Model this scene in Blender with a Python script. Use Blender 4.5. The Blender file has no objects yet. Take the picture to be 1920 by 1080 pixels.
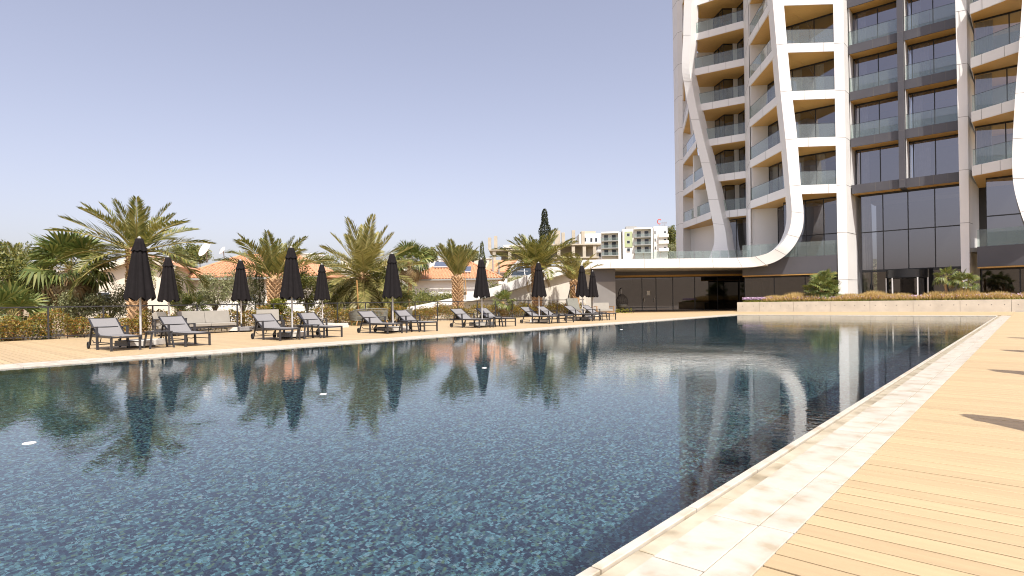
import bpy, math, random
import numpy as np
from mathutils import Matrix, Vector
sc = bpy.context.scene
C = sc.collection
random.seed(7); rng = np.random.default_rng(11)
pi = math.pi
# ------------------------------------------------------------------ camera
FPX, HC, ROLL, CX, CY = 1098.0, 1.08, 0.0152, 960.0, 565.0
YAW = math.atan(978/FPX)
cam = bpy.data.objects.new('camera', bpy.data.cameras.new('camera')); C.objects.link(cam); sc.camera = cam
cam.data.sensor_width = 36; cam.data.lens = FPX/1920*36; cam.data.shift_y = 25/1920
cam.data.clip_end = 6000; cam.data.clip_start = .05
cam.matrix_world = Matrix.Translation((0,0,HC)) @ Matrix.Rotation(YAW,4,'Z') @ Matrix.Rotation(pi/2,4,'X') @ Matrix.Rotation(-ROLL,4,'Z')
# ------------------------------------------------------------------ sky and sun
EL, AZ = math.radians(56), math.radians(-31)
SUN = Vector((math.cos(AZ)*math.cos(EL), math.sin(AZ)*math.cos(EL), math.sin(EL)))
w = bpy.data.worlds.new('World'); sc.world = w; w.use_nodes = True
nt = w.node_tree; N = nt.nodes; L = nt.links
sky = N.new('ShaderNodeTexSky'); sky.sky_type = 'NISHITA'; sky.sun_disc = False
sky.sun_elevation = EL; sky.sun_rotation = pi/2-AZ
sky.air_density = 1.0; sky.dust_density = 2.7; sky.ozone_density = 2.2
def vmul(src, v):
    m = N.new('ShaderNodeVectorMath'); m.operation = 'MULTIPLY'; m.inputs[1].default_value = v
    L.new(src, m.inputs[0]); return m.outputs[0]
a = vmul(sky.outputs[0], (.21,.21,.21))
g = N.new('ShaderNodeGamma'); g.inputs[1].default_value = .88; L.new(a, g.inputs[0])
hs = N.new('ShaderNodeHueSaturation'); hs.inputs['Saturation'].default_value = .72; L.new(g.outputs[0], hs.inputs['Color'])
b = vmul(hs.outputs[0], (4.5,4.0,4.08))
bg = N['Background']; L.new(b, bg.inputs[0]); bg.inputs[1].default_value = .15
s = bpy.data.lights.new('sun','SUN'); s.energy = 3.9; s.angle = math.radians(.5); s.color = (1,.955,.885)
so = bpy.data.objects.new('sun', s); C.objects.link(so); so.rotation_euler = SUN.to_track_quat('Z','Y').to_euler()
so.location = (20,-20,40); s.cycles.is_caustics_light = True
vs = sc.view_settings; vs.view_transform = 'Standard'; vs.look = 'None'; vs.exposure = .6; vs.gamma = 1; vs.use_curve_mapping = False
sc.cycles.use_denoising = True; sc.cycles.pixel_filter_type = 'BLACKMAN_HARRIS'; sc.cycles.filter_width = 1.05; sc.cycles.max_bounces = 10; sc.cycles.transparent_max_bounces = 16
sc.cycles.caustics_refractive = True; sc.cycles.caustics_reflective = False
# ------------------------------------------------------------------ layout helpers (photo bearing + distance -> place)
cY, sY = math.cos(YAW), math.sin(YAW)
def derot(px, py):
    dx, dy = px-CX, py-CY; c, q = math.cos(ROLL), math.sin(ROLL)
    return c*dx-q*dy, q*dx+c*dy
def W(px, py, fw):
    u, v = derot(px, py); r = u/FPX*fw
    return Vector((r*cY-fw*sY, r*sY+fw*cY, HC-v/FPX*fw))
def G(px, py, z=0):
    u, v = derot(px, py); return W(px, py, (HC-z)/(v/FPX))
def AX(px, py, X):
    u, v = derot(px, py); return W(px, py, X/(u/FPX*cY-sY))
def AY(px, py, Y):
    u, v = derot(px, py); return W(px, py, Y/(u/FPX*sY+cY))
def FZ(px, py, z):            # the point at height z seen there
    u, v = derot(px, py); return W(px, py, (z-HC)/(-v/FPX))
# ------------------------------------------------------------------ mesh builder
class MB:
    def __init__(s): s.v = []; s.f = []; s.sm = []
    def add(s, vs, fs, smooth=False):
        o = len(s.v); s.v += [tuple(p) for p in vs]; s.f += [tuple(i+o for i in f) for f in fs]; s.sm += [smooth]*len(fs); return s
    def box(s, x0, x1, y0, y1, z0, z1, M=None):
        vs = [(x,y,z) for z in (z0,z1) for y in (y0,y1) for x in (x0,x1)]
        if M is not None: vs = [M @ Vector(p) for p in vs]
        return s.add(vs, [(0,2,3,1),(4,5,7,6),(0,1,5,4),(2,6,7,3),(0,4,6,2),(1,3,7,5)])
    def bar(s, p, q, wd, ht=None, up=(0,0,1)):
        p, q = Vector(p), Vector(q); ht = ht or wd; d = (q-p).normalized(); u = Vector(up)
        if abs(d.dot(u)) > .95: u = Vector((1,0,0))
        r = d.cross(u).normalized(); u = r.cross(d)
        vs = [e+r*a*wd/2+u*b*ht/2 for e in (p,q) for a,b in ((-1,-1),(1,-1),(1,1),(-1,1))]
        return s.add(vs, [(0,1,2,3),(7,6,5,4),(0,4,5,1),(1,5,6,2),(2,6,7,3),(3,7,4,0)])
    def tube(s, pts, rad, n=8, cap=True):
        pts = [Vector(p) for p in pts]; k = len(pts); rad = rad if hasattr(rad,'__len__') else [rad]*k
        vs = []; prev = None
        for i,p in enumerate(pts):
            d = (pts[min(i+1,k-1)]-pts[max(i-1,0)]).normalized()
            u = prev if prev is not None else (Vector((0,0,1)) if abs(d.z) < .9 else Vector((1,0,0)))
            r = d.cross(u).normalized(); u = r.cross(d).normalized(); prev = u
            for j in range(n):
                a = 2*pi*j/n; vs.append(p+(r*math.cos(a)+u*math.sin(a))*rad[i])
        fs = [(i*n+j, i*n+(j+1)%n, (i+1)*n+(j+1)%n, (i+1)*n+j) for i in range(k-1) for j in range(n)]
        s.add(vs, fs, True)
        if cap: s.add(vs[:n], [tuple(range(n))[::-1]]); s.add(vs[-n:], [tuple(range(n))])
        return s
    def lathe(s, prof, n=16, c=(0,0,0), smooth=True):
        vs = [(c[0]+r*math.cos(2*pi*j/n), c[1]+r*math.sin(2*pi*j/n), c[2]+z) for r,z in prof for j in range(n)]
        k = len(prof)
        fs = [(i*n+j, i*n+(j+1)%n, (i+1)*n+(j+1)%n, (i+1)*n+j) for i in range(k-1) for j in range(n)]
        return s.add(vs, fs, smooth)
    def prism(s, poly, z0, z1):          # plan polygon (counter-clockwise) extruded
        n = len(poly); vs = [(p[0],p[1],z0) for p in poly]+[(p[0],p[1],z1) for p in poly]
        return s.add(vs, [tuple(range(n))[::-1], tuple(range(n,2*n))]+[(i,(i+1)%n,n+(i+1)%n,n+i) for i in range(n)])
    def wall(s, p, q, z0, z1, t):        # vertical panel from plan point p to q, thickness t
        p, q = Vector((p[0],p[1],0)), Vector((q[0],q[1],0)); d = (q-p).normalized(); nn = Vector((-d.y,d.x,0))*t
        return s.prism([p, q, q+nn, p+nn] , z0, z1)
    def mesh(s, name):
        me = bpy.data.meshes.new(name); me.from_pydata([tuple(p) for p in s.v], [], s.f)
        me.polygons.foreach_set('use_smooth', s.sm); me.update(); return me
    def obj(s, name, m, parent=None, loc=None):
        return link(name, s.mesh(name), m, parent, loc)
def link(name, me, m=None, parent=None, loc=None, rot=None, scale=None):
    if m is not None and not me.materials: me.materials.append(m)
    o = bpy.data.objects.new(name, me); C.objects.link(o); o.parent = parent
    if loc is not None: o.location = loc
    if rot is not None: o.rotation_euler = rot
    if scale is not None: o.scale = scale if hasattr(scale,'__len__') else (scale,)*3
    return o
def tag(o, label=None, cat=None, group=None, kind=None):
    if label: o['label'] = label
    if cat: o['category'] = cat
    if group: o['group'] = group
    if kind: o['kind'] = kind
    return o
def thing(name, loc, label, cat, group=None, rz=0):
    o = bpy.data.objects.new(name, None); C.objects.link(o); o.location = loc; o.rotation_euler = (0,0,rz); o.empty_display_size = .2
    return tag(o, label, cat, group)
def copy_tree(o, parent=None):
    c = o.copy(); C.objects.link(c); c.parent = parent
    for ch in o.children: copy_tree(ch, c)
    return c
def place(proto, first, loc, rz, label, group):
    o = proto if first else copy_tree(proto); o.location = loc; o.rotation_euler = (0,0,rz); return tag(o, label, None, group)
# ------------------------------------------------------------------ materials
def mat(name, col, rough=.6, var=0., scale=4., bump=0., bscale=None, spec=.5, metal=0., ramp=None, island=False, stretch=None, trans=0., detail=4, objrand=0., scale2=None):
    m = bpy.data.materials.new(name); m.use_nodes = True; t = m.node_tree; P = t.nodes['Principled BSDF']
    P.inputs['Base Color'].default_value = (*col,1); P.inputs['Roughness'].default_value = rough
    P.inputs['Specular IOR Level'].default_value = spec; P.inputs['Metallic'].default_value = metal
    co = t.nodes.new('ShaderNodeNewGeometry'); vec = co.outputs['Position']
    if stretch:
        mp = t.nodes.new('ShaderNodeVectorMath'); mp.operation = 'MULTIPLY'; mp.inputs[1].default_value = stretch; t.links.new(vec, mp.inputs[0]); vec = mp.outputs[0]
    out = None
    if ramp:
        r = t.nodes.new('ShaderNodeValToRGB'); e = r.color_ramp
        while len(e.elements) < len(ramp): e.elements.new(.5)
        for k,(p_,c_) in enumerate(ramp): e.elements[k].position = p_; e.elements[k].color = (*c_,1)
        if island: t.links.new(co.outputs['Random Per Island'], r.inputs[0])
        else:
            nz = t.nodes.new('ShaderNodeTexNoise'); nz.inputs['Scale'].default_value = scale2 or scale; nz.inputs['Detail'].default_value = detail; t.links.new(vec, nz.inputs['Vector']); t.links.new(nz.outputs[0], r.inputs[0])
        out = r.outputs[0]
    if var:
        nz = t.nodes.new('ShaderNodeTexNoise'); nz.inputs['Scale'].default_value = scale; nz.inputs['Detail'].default_value = detail; t.links.new(vec, nz.inputs['Vector'])
        mr = t.nodes.new('ShaderNodeMapRange'); mr.inputs[1].default_value = .25; mr.inputs[2].default_value = .75; mr.inputs[3].default_value = 1-var; mr.inputs[4].default_value = 1+var; t.links.new(nz.outputs[0], mr.inputs[0])
        mx = t.nodes.new('ShaderNodeVectorMath'); mx.operation = 'SCALE'
        if out is not None: t.links.new(out, mx.inputs[0])
        else: mx.inputs[0].default_value = col
        t.links.new(mr.outputs[0], mx.inputs['Scale']); out = mx.outputs[0]
    if objrand:
        oi = t.nodes.new('ShaderNodeObjectInfo'); ad = t.nodes.new('ShaderNodeMath'); ad.operation = 'ADD'; t.links.new(oi.outputs['Random'], ad.inputs[0]); t.links.new(co.outputs['Random Per Island'], ad.inputs[1])
        fr = t.nodes.new('ShaderNodeMath'); fr.operation = 'FRACT'; t.links.new(ad.outputs[0], fr.inputs[0])
        mr = t.nodes.new('ShaderNodeMapRange'); mr.inputs[3].default_value = 1-objrand; mr.inputs[4].default_value = 1+objrand; t.links.new(fr.outputs[0], mr.inputs[0])
        mx = t.nodes.new('ShaderNodeVectorMath'); mx.operation = 'SCALE'
        if out is not None: t.links.new(out, mx.inputs[0])
        else: mx.inputs[0].default_value = col
        t.links.new(mr.outputs[0], mx.inputs['Scale']); out = mx.outputs[0]
    if out is not None: t.links.new(out, P.inputs['Base Color'])
    if bump:
        nb = t.nodes.new('ShaderNodeTexNoise'); nb.inputs['Scale'].default_value = bscale or scale*6; nb.inputs['Detail'].default_value = 3; t.links.new(vec, nb.inputs['Vector'])
        bp = t.nodes.new('ShaderNodeBump'); bp.inputs['Strength'].default_value = bump; bp.inputs['Distance'].default_value = .02; t.links.new(nb.outputs[0], bp.inputs['Height']); t.links.new(bp.outputs[0], P.inputs['Normal'])
    if trans:
        tr = t.nodes.new('ShaderNodeBsdfTranslucent'); ms = t.nodes.new('ShaderNodeMixShader'); ms.inputs[0].default_value = trans
        if out is not None: t.links.new(out, tr.inputs[0])
        else: tr.inputs[0].default_value = (*col,1)
        t.links.new(P.outputs[0], ms.inputs[1]); t.links.new(tr.outputs[0], ms.inputs[2]); t.links.new(ms.outputs[0], t.nodes['Material Output'].inputs[0])
    return m
def glass(name, tint, ior, haze=0., hazecol=(.3,.4,.38), rough=0.):
    m = bpy.data.materials.new(name); m.use_nodes = True; t = m.node_tree; t.nodes.clear(); o = t.nodes.new('ShaderNodeOutputMaterial')
    tr = t.nodes.new('ShaderNodeBsdfTransparent'); tr.inputs[0].default_value = (*tint,1)
    gl = t.nodes.new('ShaderNodeBsdfGlossy'); gl.inputs['Roughness'].default_value = rough; gl.inputs[0].default_value = (.93,.92,1,1)
    fr = t.nodes.new('ShaderNodeFresnel'); fr.inputs[0].default_value = ior
    ge = t.nodes.new('ShaderNodeNewGeometry'); mxn = t.nodes.new('ShaderNodeMath'); mxn.operation = 'MULTIPLY'
    iv = t.nodes.new('ShaderNodeMath'); iv.operation = 'SUBTRACT'; iv.inputs[0].default_value = 1; t.links.new(ge.outputs['Backfacing'], iv.inputs[1])
    t.links.new(fr.outputs[0], mxn.inputs[0]); t.links.new(iv.outputs[0], mxn.inputs[1])
    ms = t.nodes.new('ShaderNodeMixShader'); t.links.new(mxn.outputs[0], ms.inputs[0])
    base = tr.outputs[0]
    if haze:
        df = t.nodes.new('ShaderNodeBsdfDiffuse'); df.inputs[0].default_value = (*hazecol,1); m2 = t.nodes.new('ShaderNodeMixShader'); m2.inputs[0].default_value = haze
        t.links.new(tr.outputs[0], m2.inputs[1]); t.links.new(df.outputs[0], m2.inputs[2]); base = m2.outputs[0]
    t.links.new(base, ms.inputs[1]); t.links.new(gl.outputs[0], ms.inputs[2]); t.links.new(ms.outputs[0], o.inputs[0]); return m
M = {}
M['white'] = mat('white_cladding', (.74,.735,.715), .45, .05, .35, detail=6)
M['joint'] = mat('dark_joint', (.16,.15,.14), .8)
M['soffit'] = mat('wood_soffit', (.56,.33,.10), .5, .14, 3, stretch=(1,12,1))
M['dark'] = mat('dark_cladding', (.085,.083,.092), .35, .1, .8)
M['frame'] = mat('window_frame_black', (.012,.012,.013), .35)
M['wglass'] = glass('tower_glass', (.42,.45,.44), 2.5)
M['lglass'] = glass('lobby_glass', (.27,.28,.30), 2.9)
M['pglass'] = glass('podium_glass', (.24,.24,.23), 1.9)
M['rail'] = glass('balustrade_glass', (.84,.90,.88), 1.55, .10, (.46,.52,.50))
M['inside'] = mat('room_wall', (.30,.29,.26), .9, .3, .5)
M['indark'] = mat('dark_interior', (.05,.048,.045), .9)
M['curtain'] = mat('curtain_cloth', (.62,.60,.55), .9, .1, 3)
M['concrete'] = mat('board_concrete', (.58,.53,.44), .75, .13, 1.6, .3, 14, detail=8)
M['ramp_conc'] = mat('concrete_wall', (.62,.58,.50), .8, .12, .8, detail=8)
M['greywall'] = mat('grey_wall', (.19,.185,.18), .7, .08, 1)
M['stone'] = mat('cream_stone', (.5,.5,.5), .45, .05, 9, .08, 30, objrand=.04, detail=9, ramp=[(.30,(.40,.335,.235)),(.43,(.485,.435,.35)),(.55,(.53,.49,.41))], scale2=5.5)
M['boards'] = mat('deck_boards', (.48,.355,.20), .55, .07, 3.0, .12, 60, stretch=(.6,9,1), objrand=.07, detail=6)
M['under'] = mat('deck_underside', (.06,.04,.02), .9)
M['ground'] = mat('dry_ground', (.30,.23,.14), .95, .25, .4)
M['soil'] = mat('soil', (.13,.085,.05), .95, .2, 3)
M['alu'] = mat('charcoal_aluminium', (.035,.034,.036), .4)
M['sling'] = mat('grey_sling', (.215,.208,.205), .8, .04, 40)
M['cushion'] = mat('beige_cushion', (.30,.28,.24), .9, .06, 5, .15, 40)
M['rope'] = mat('grey_rope', (.19,.19,.16), .9, .2, 30)
M['teak'] = mat('teak_wood', (.42,.23,.08), .5, .1, 8)
M['cloth'] = mat('black_parasol_cloth', (.013,.0112,.0117), .9, .15, 9, .2, 60, spec=.15)
M['pole'] = mat('pale_aluminium_pole', (.62,.60,.57), .35, metal=.3)
M['paver'] = mat('pale_paver', (.62,.59,.53), .8, .1, 8)
M['paverd'] = mat('granite_paver', (.22,.22,.22), .7, .3, 40)
M['tyre'] = mat('black_rubber', (.02,.02,.02), .8)
M['bark'] = mat('palm_bark', (.42,.27,.145), .9, .45, 9, .4, 25)
M['trunk'] = mat('tree_bark', (.14,.105,.075), .9, .3, 8)
M['rachis'] = mat('palm_rachis', (.36,.30,.10), .6)
def leafmat(name, cols, trans=.25, rough=.5):
    return mat(name, cols[0], rough, ramp=[(i/max(1,len(cols)-1),c) for i,c in enumerate(cols)], island=True, trans=trans)
M['frond'] = leafmat('palm_leaflets', [(.10,.13,.03),(.22,.22,.055),(.38,.33,.10),(.14,.165,.05)], .22, .42)
M['frond2'] = leafmat('pale_palm_leaflets', [(.17,.18,.05),(.34,.31,.10),(.50,.43,.17),(.22,.22,.07)], .22, .42)
M['drygr'] = leafmat('dry_fronds', [(.34,.24,.11),(.22,.14,.06),(.40,.31,.15)], .15)
M['fan'] = leafmat('fan_leaves', [(.08,.125,.03),(.17,.21,.055),(.30,.29,.08)], .25)
M['hedge'] = leafmat('photinia_leaves', [(.07,.09,.015),(.20,.19,.03),(.34,.26,.045),(.40,.15,.035),(.14,.15,.025),(.46,.33,.07)], .22)
M['olive'] = leafmat('olive_leaves', [(.14,.17,.07),(.25,.26,.12),(.38,.37,.19),(.18,.19,.07)], .2)
M['green'] = leafmat('green_leaves', [(.045,.075,.018),(.12,.15,.03),(.22,.22,.05),(.30,.27,.07)], .25)
M['cyp'] = leafmat('cypress_leaves', [(.012,.02,.008),(.03,.042,.014),(.045,.05,.02)], .1)
M['cypl'] = leafmat('young_cypress_leaves', [(.05,.07,.02),(.09,.11,.03),(.14,.13,.04)], .15)
M['gold'] = leafmat('golden_grass', [(.62,.44,.18),(.52,.36,.12),(.75,.58,.28),(.42,.32,.10)], .3)
M['cover'] = leafmat('ground_cover', [(.10,.13,.015),(.20,.21,.02),(.28,.25,.03),(.06,.09,.01)], .25)
M['purple'] = leafmat('purple_flowers', [(.52,.36,.55),(.68,.52,.66),(.44,.30,.52)], .3)
M['render'] = mat('cream_render', (.66,.60,.49), .85, .06, .5)
M['wrender'] = mat('white_render', (.74,.72,.67), .85, .05, .4)
M['tile'] = mat('terracotta_tiles', (.56,.285,.155), .8, .22, 3.5, objrand=.0, detail=8)
M['solar'] = mat('solar_panel', (.10,.12,.17), .25)
M['metalw'] = mat('white_metal', (.75,.74,.71), .4)
M['asph'] = mat('far_glass', (.035,.045,.055), .2)
M['rawc'] = mat('raw_concrete', (.47,.42,.33), .9, .12, .6)
M['gutter'] = mat('grey_gutter', (.33,.33,.31), .6)
M['greenwall'] = mat('pale_green_render', (.42,.48,.27), .85)
M['sign_red'] = mat('sign_red', (.55,.10,.08), .5); M['sign_grey'] = mat('sign_grey', (.30,.30,.33), .5)
M['paper'] = mat('paper', (.75,.75,.72), .8)

# ================================================================== SETTING
PXL, PXR, PYN, PYF, PD = -14.15, -1.37, -9.0, 37.4, 1.35
# ground sheet with a hole for the pool, rising to a low far ridge
def gz(x, y):
    r = math.hypot(x, y); t = min(1, max(0, (r-120)/330)); t = t*t*(3-2*t)
    return -.09+21*t+ (2.2*math.sin(x*.011+1)+1.6*math.sin(y*.017))*t
xs = [-4500,-2500,-1500,-900,-700,-560,-460,-400,-350,-300,-260,-225,-190,-160,-130,-100,-75,-50,-30,-18,-15,-1,10,40,80,130,190,260,400,800,2000,4500]
ys = [-4500,-2000,-800,-400,-200,-120,-60,-25,-9.3,10,25,38,46,60,80,100,125,150,180,210,240,270,300,340,380,430,500,600,760,1000,1600,2600,4500]
mb = MB(); nx = len(xs)
mb.v = [(x,y,gz(x,y)) for y in ys for x in xs]
for j in range(len(ys)-1):
    for i in range(nx-1):
        if xs[i] == -15 and -9.3 <= ys[j] < 38: continue
        mb.f.append((j*nx+i, j*nx+i+1, (j+1)*nx+i+1, (j+1)*nx+i)); mb.sm.append(True)
tag(mb.obj('ground', M['ground']), kind='structure')
# pool basin
tl = bpy.data.materials.new('mosaic_tiles'); tl.use_nodes = True; t = tl.node_tree; P = t.nodes['Principled BSDF']; P.inputs['Roughness'].default_value = .3
ge = t.nodes.new('ShaderNodeNewGeometry'); TS = .021
def vm(op, a_, v=None):
    n_ = t.nodes.new('ShaderNodeVectorMath'); n_.operation = op; t.links.new(a_, n_.inputs[0])
    if v is not None: n_.inputs[1].default_value = v
    return n_
p1 = vm('ADD', ge.outputs['Position'], (100.0113,100.0117,100.0119)); sn = vm('SNAP', p1.outputs[0], (TS,TS,TS)); wn = t.nodes.new('ShaderNodeTexWhiteNoise'); t.links.new(sn.outputs[0], wn.inputs['Vector'])
cr = t.nodes.new('ShaderNodeValToRGB'); e = cr.color_ramp; e.interpolation = 'CONSTANT'
tc = [(0,(.010,.014,.036)),(.22,(.016,.026,.060)),(.36,(.035,.08,.115)),(.50,(.065,.155,.175)),(.64,(.09,.185,.14)),(.74,(.12,.27,.29)),(.85,(.17,.35,.40)),(.93,(.12,.19,.09)),(.975,(.24,.34,.36))]
while len(e.elements) < len(tc): e.elements.new(.5)
for k,(p_,c_) in enumerate(tc): e.elements[k].position = p_; e.elements[k].color = (*c_,1)
nz = t.nodes.new('ShaderNodeTexNoise'); nz.inputs['Scale'].default_value = 9; nz.inputs['Detail'].default_value = 3; t.links.new(sn.outputs[0], nz.inputs['Vector'])
mm = t.nodes.new('ShaderNodeMath'); mm.operation = 'MULTIPLY_ADD'; mm.inputs[1].default_value = .4; mm.inputs[2].default_value = -.2; t.links.new(nz.outputs[0], mm.inputs[0])
ma = t.nodes.new('ShaderNodeMath'); ma.operation = 'ADD'; ma.use_clamp = True; t.links.new(wn.outputs[0], ma.inputs[0]); t.links.new(mm.outputs[0], ma.inputs[1]); t.links.new(ma.outputs[0], cr.inputs[0])
fr = vm('FRACTION', vm('SCALE', p1.outputs[0]).outputs[0])
for n_ in t.nodes:
    if n_.type == 'VECT_MATH' and n_.operation == 'SCALE': n_.inputs['Scale'].default_value = 1/TS
ab = vm('ABSOLUTE', vm('SUBTRACT', fr.outputs[0], (.5,.5,.5)).outputs[0]); sx = t.nodes.new('ShaderNodeSeparateXYZ'); t.links.new(ab.outputs[0], sx.inputs[0])
mxx = t.nodes.new('ShaderNodeMath'); mxx.operation = 'MAXIMUM'; t.links.new(sx.outputs[0], mxx.inputs[0]); t.links.new(sx.outputs[1], mxx.inputs[1])
gt = t.nodes.new('ShaderNodeMath'); gt.operation = 'GREATER_THAN'; gt.inputs[1].default_value = .455; t.links.new(mxx.outputs[0], gt.inputs[0])
mc = t.nodes.new('ShaderNodeMixRGB'); mc.inputs[2].default_value = (.05,.07,.10,1); t.links.new(gt.outputs[0], mc.inputs[0]); t.links.new(cr.outputs[0], mc.inputs[1]); t.links.new(mc.outputs[0], P.inputs['Base Color'])
mb = MB(); T_ = .25
for a_ in ((PXL-T_,PXR+T_,PYN-T_,PYF+T_,-PD-T_,-PD),(PXL-T_,PXL,PYN-T_,PYF+T_,-PD,-.10),(PXR,PXR+T_,PYN-T_,PYF+T_,-PD,-.10),(PXL,PXR,PYN-T_,PYN,-PD,-.10),(PXL,PXR,PYF,PYF+T_,-PD,-.10)): mb.box(*a_)
basin = tag(mb.obj('pool_basin', tl), kind='structure'); basin.cycles.is_caustics_receiver = True
# water
wm = bpy.data.materials.new('pool_water'); wm.use_nodes = True; t = wm.node_tree; t.nodes.clear(); o_ = t.nodes.new('ShaderNodeOutputMaterial')
gl = t.nodes.new('ShaderNodeBsdfGlass'); gl.inputs['IOR'].default_value = 1.45; gl.inputs['Roughness'].default_value = .0; gl.inputs[0].default_value = (.93,.97,.985,1); t.links.new(gl.outputs[0], o_.inputs[0])
ge = t.nodes.new('ShaderNodeNewGeometry'); mp = t.nodes.new('ShaderNodeMapping'); t.links.new(ge.outputs['Position'], mp.inputs[0]); mp.inputs['Rotation'].default_value = (0,0,-YAW)
mp.inputs['Scale'].default_value = (.8,1.5,1)
n1 = t.nodes.new('ShaderNodeTexNoise'); n1.inputs['Scale'].default_value = 7; n1.inputs['Detail'].default_value = 3; n1.inputs['Roughness'].default_value = .6; n1.inputs['Distortion'].default_value = .5; t.links.new(mp.outputs[0], n1.inputs[0])
n2 = t.nodes.new('ShaderNodeTexNoise'); n2.inputs['Scale'].default_value = .35; n2.inputs['Detail'].default_value = 2; t.links.new(mp.outputs[0], n2.inputs[0])
mr = t.nodes.new('ShaderNodeMapRange'); mr.inputs[1].default_value = .35; mr.inputs[2].default_value = .7; mr.inputs[3].default_value = .3; mr.inputs[4].default_value = 1.0; t.links.new(n2.outputs[0], mr.inputs[0])
m1 = t.nodes.new('ShaderNodeMath'); m1.operation = 'MULTIPLY'; t.links.new(n1.outputs[0], m1.inputs[0]); t.links.new(mr.outputs[0], m1.inputs[1])
bp = t.nodes.new('ShaderNodeBump'); bp.inputs['Strength'].default_value = 1.0; bp.inputs['Distance'].default_value = .0022; t.links.new(m1.outputs[0], bp.inputs['Height']); t.links.new(bp.outputs[0], gl.inputs['Normal'])
mb = MB(); mb.add([(PXL,PYN,-.03),(PXR,PYN,-.03),(PXR,PYF,-.03),(PXL,PYF,-.03)], [(0,1,2,3)], True)
water = tag(mb.obj('water', wm), kind='structure'); water.cycles.is_caustics_caster = True

# coping: rows of stones round the pool
def stone_mesh(wx, ly, h=.05, ch=.004):
    m_ = MB(); x0,x1,y0,y1 = -wx/2,wx/2,-ly/2,ly/2; vs = []
    for z,i in ((-h,0),(-ch,0),(0,ch)): vs += [(x0+i,y0+i,z),(x1-i,y0+i,z),(x1-i,y1-i,z),(x0+i,y1-i,z)]
    fs = [(8,9,10,11)]+[(k*4+a_,k*4+(a_+1)%4,k*4+4+(a_+1)%4,k*4+4+a_) for k in (0,1) for a_ in range(4)]
    return m_.add(vs, fs)
cop = tag(MB().box(PXR+.002,-.80,PYN-.9,PYF+1.0,-.14,-.062).box(PXL-1.0,PXL-.002,PYN-.9,PYF+1.0,-.14,-.062).box(PXL,PXR,PYF+.002,PYF+1.0,-.141,-.063).obj('pool_coping', M['under']), kind='structure')
M['wet'] = mat('wet_cream_stone', (.5,.43,.30), .28, .06, 12, .06, 30, objrand=.04, detail=10, ramp=[(.28,(.26,.21,.13)),(.45,(.45,.385,.265)),(.65,(.54,.48,.36))], scale2=4.5)
rows = [(-1.368,-1.318,.9,-.008,'stone'),(-1.312,-1.222,.9,-.022,'wet'),(-1.214,-.992,.62,-.004,'stone'),(-.986,-.832,.9,-.001,'stone')]
for x0,x1,ly,zt,mt in rows:
    me = stone_mesh(x1-x0, ly-.011).mesh('coping_stone'); me.materials.append(M[mt]); far = MB(); y = -1.2 + (x1*3 % .5)
    while y < PYF+.9:
        if y < 15: link('coping_stone', me, None, cop, ((x0+x1)/2, y, zt))
        else:
            q = stone_mesh(x1-x0, ly-.011); far.add([(p[0]+(x0+x1)/2,p[1]+y,p[2]+zt) for p in q.v], q.f)
        y += ly
    tag(far.obj('far_coping_stones', M[mt], cop), kind='stuff')
far = MB()
def strow(x0, x1, y0, y1, zt):
    q = stone_mesh(x1-x0, y1-y0); far.add([(p[0]+(x0+x1)/2,p[1]+(y0+y1)/2,p[2]+zt) for p in q.v], q.f)
y = -6.
while y < PYF+.8:
    strow(PXL-.22, PXL, y, y+.894, -.01); strow(PXL-.62, PXL-.226, y, y+.894, -.004); strow(PXL-.92, PXL-.626, y, y+.894, -.001); y += .9
x = PXL+.004
while x < PXR-.1:
    strow(x, min(x+.894,PXR-.006), PYF+.002, PYF+.3, -.009); strow(x, min(x+.894,PXR-.006), PYF+.306, PYF+.9, -.003); x += .9
tag(far.obj('far_side_coping_stones', M['stone'], cop), kind='stuff')

# decks
BP = .1462
def board(x0, x1, wd=BP-.014, h=.034, ch=.003):
    m_ = MB(); y0,y1 = -wd/2,wd/2; pr = [(y0+.012,-h),(y0+.012,-.009),(y0,-.008),(y0,-ch),(y0+ch,0),(y1-ch,0),(y1,-ch),(y1,-.008),(y1-.012,-.009),(y1-.012,-h)]; n_ = len(pr)
    vs = [(x,a_,b_) for x in (x0,x1) for a_,b_ in pr]
    return m_.add(vs, [(i,i+1,i+n_+1,i+n_) for i in range(n_-1)]+[tuple(range(n_))[::-1],tuple(range(n_,2*n_))])
def far_boards(m_, x0, x1, y):
    q = board(x0, x1); m_.add([(p[0],p[1]+y,p[2]) for p in q.v], q.f)
dr = tag(MB().box(-.826,12,-6,49,-.14,-.045).obj('pool_deck', M['under']), kind='structure')
me = board(-.827, 9.0).mesh('deck_board'); me.materials.append(M['boards']); far = MB(); y = .6
while y < 46:
    if y < 19: link('deck_board', me, None, dr, (random.uniform(0,.003), y, random.uniform(-.0015,.001)))
    else: far_boards(far, -.827, 9.0, y)
    y += BP
tag(far.obj('far_deck_boards', M['boards'], dr), kind='stuff')
dl = tag(MB().box(-25.7,PXL-.93,-6,PYF+1,-.141,-.046).obj('pool_deck', M['under']), kind='structure'); far = MB(); y = -5.
while y < PYF+.9: far_boards(far, -25.6, PXL-.928, y); y += BP
tag(far.obj('far_deck_boards', M['boards'], dl), kind='stuff')
df = tag(MB().box(-30,-.84,PYF+1.03,58,-.142,-.047).obj('pool_deck', M['under']), kind='structure'); far = MB(); y = PYF+1.0
while y < 57: far_boards(far, -30 if y > 41 else -25.6, -.833, y); y += BP
tag(far.obj('far_deck_boards', M['boards'], df), kind='stuff')

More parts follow.
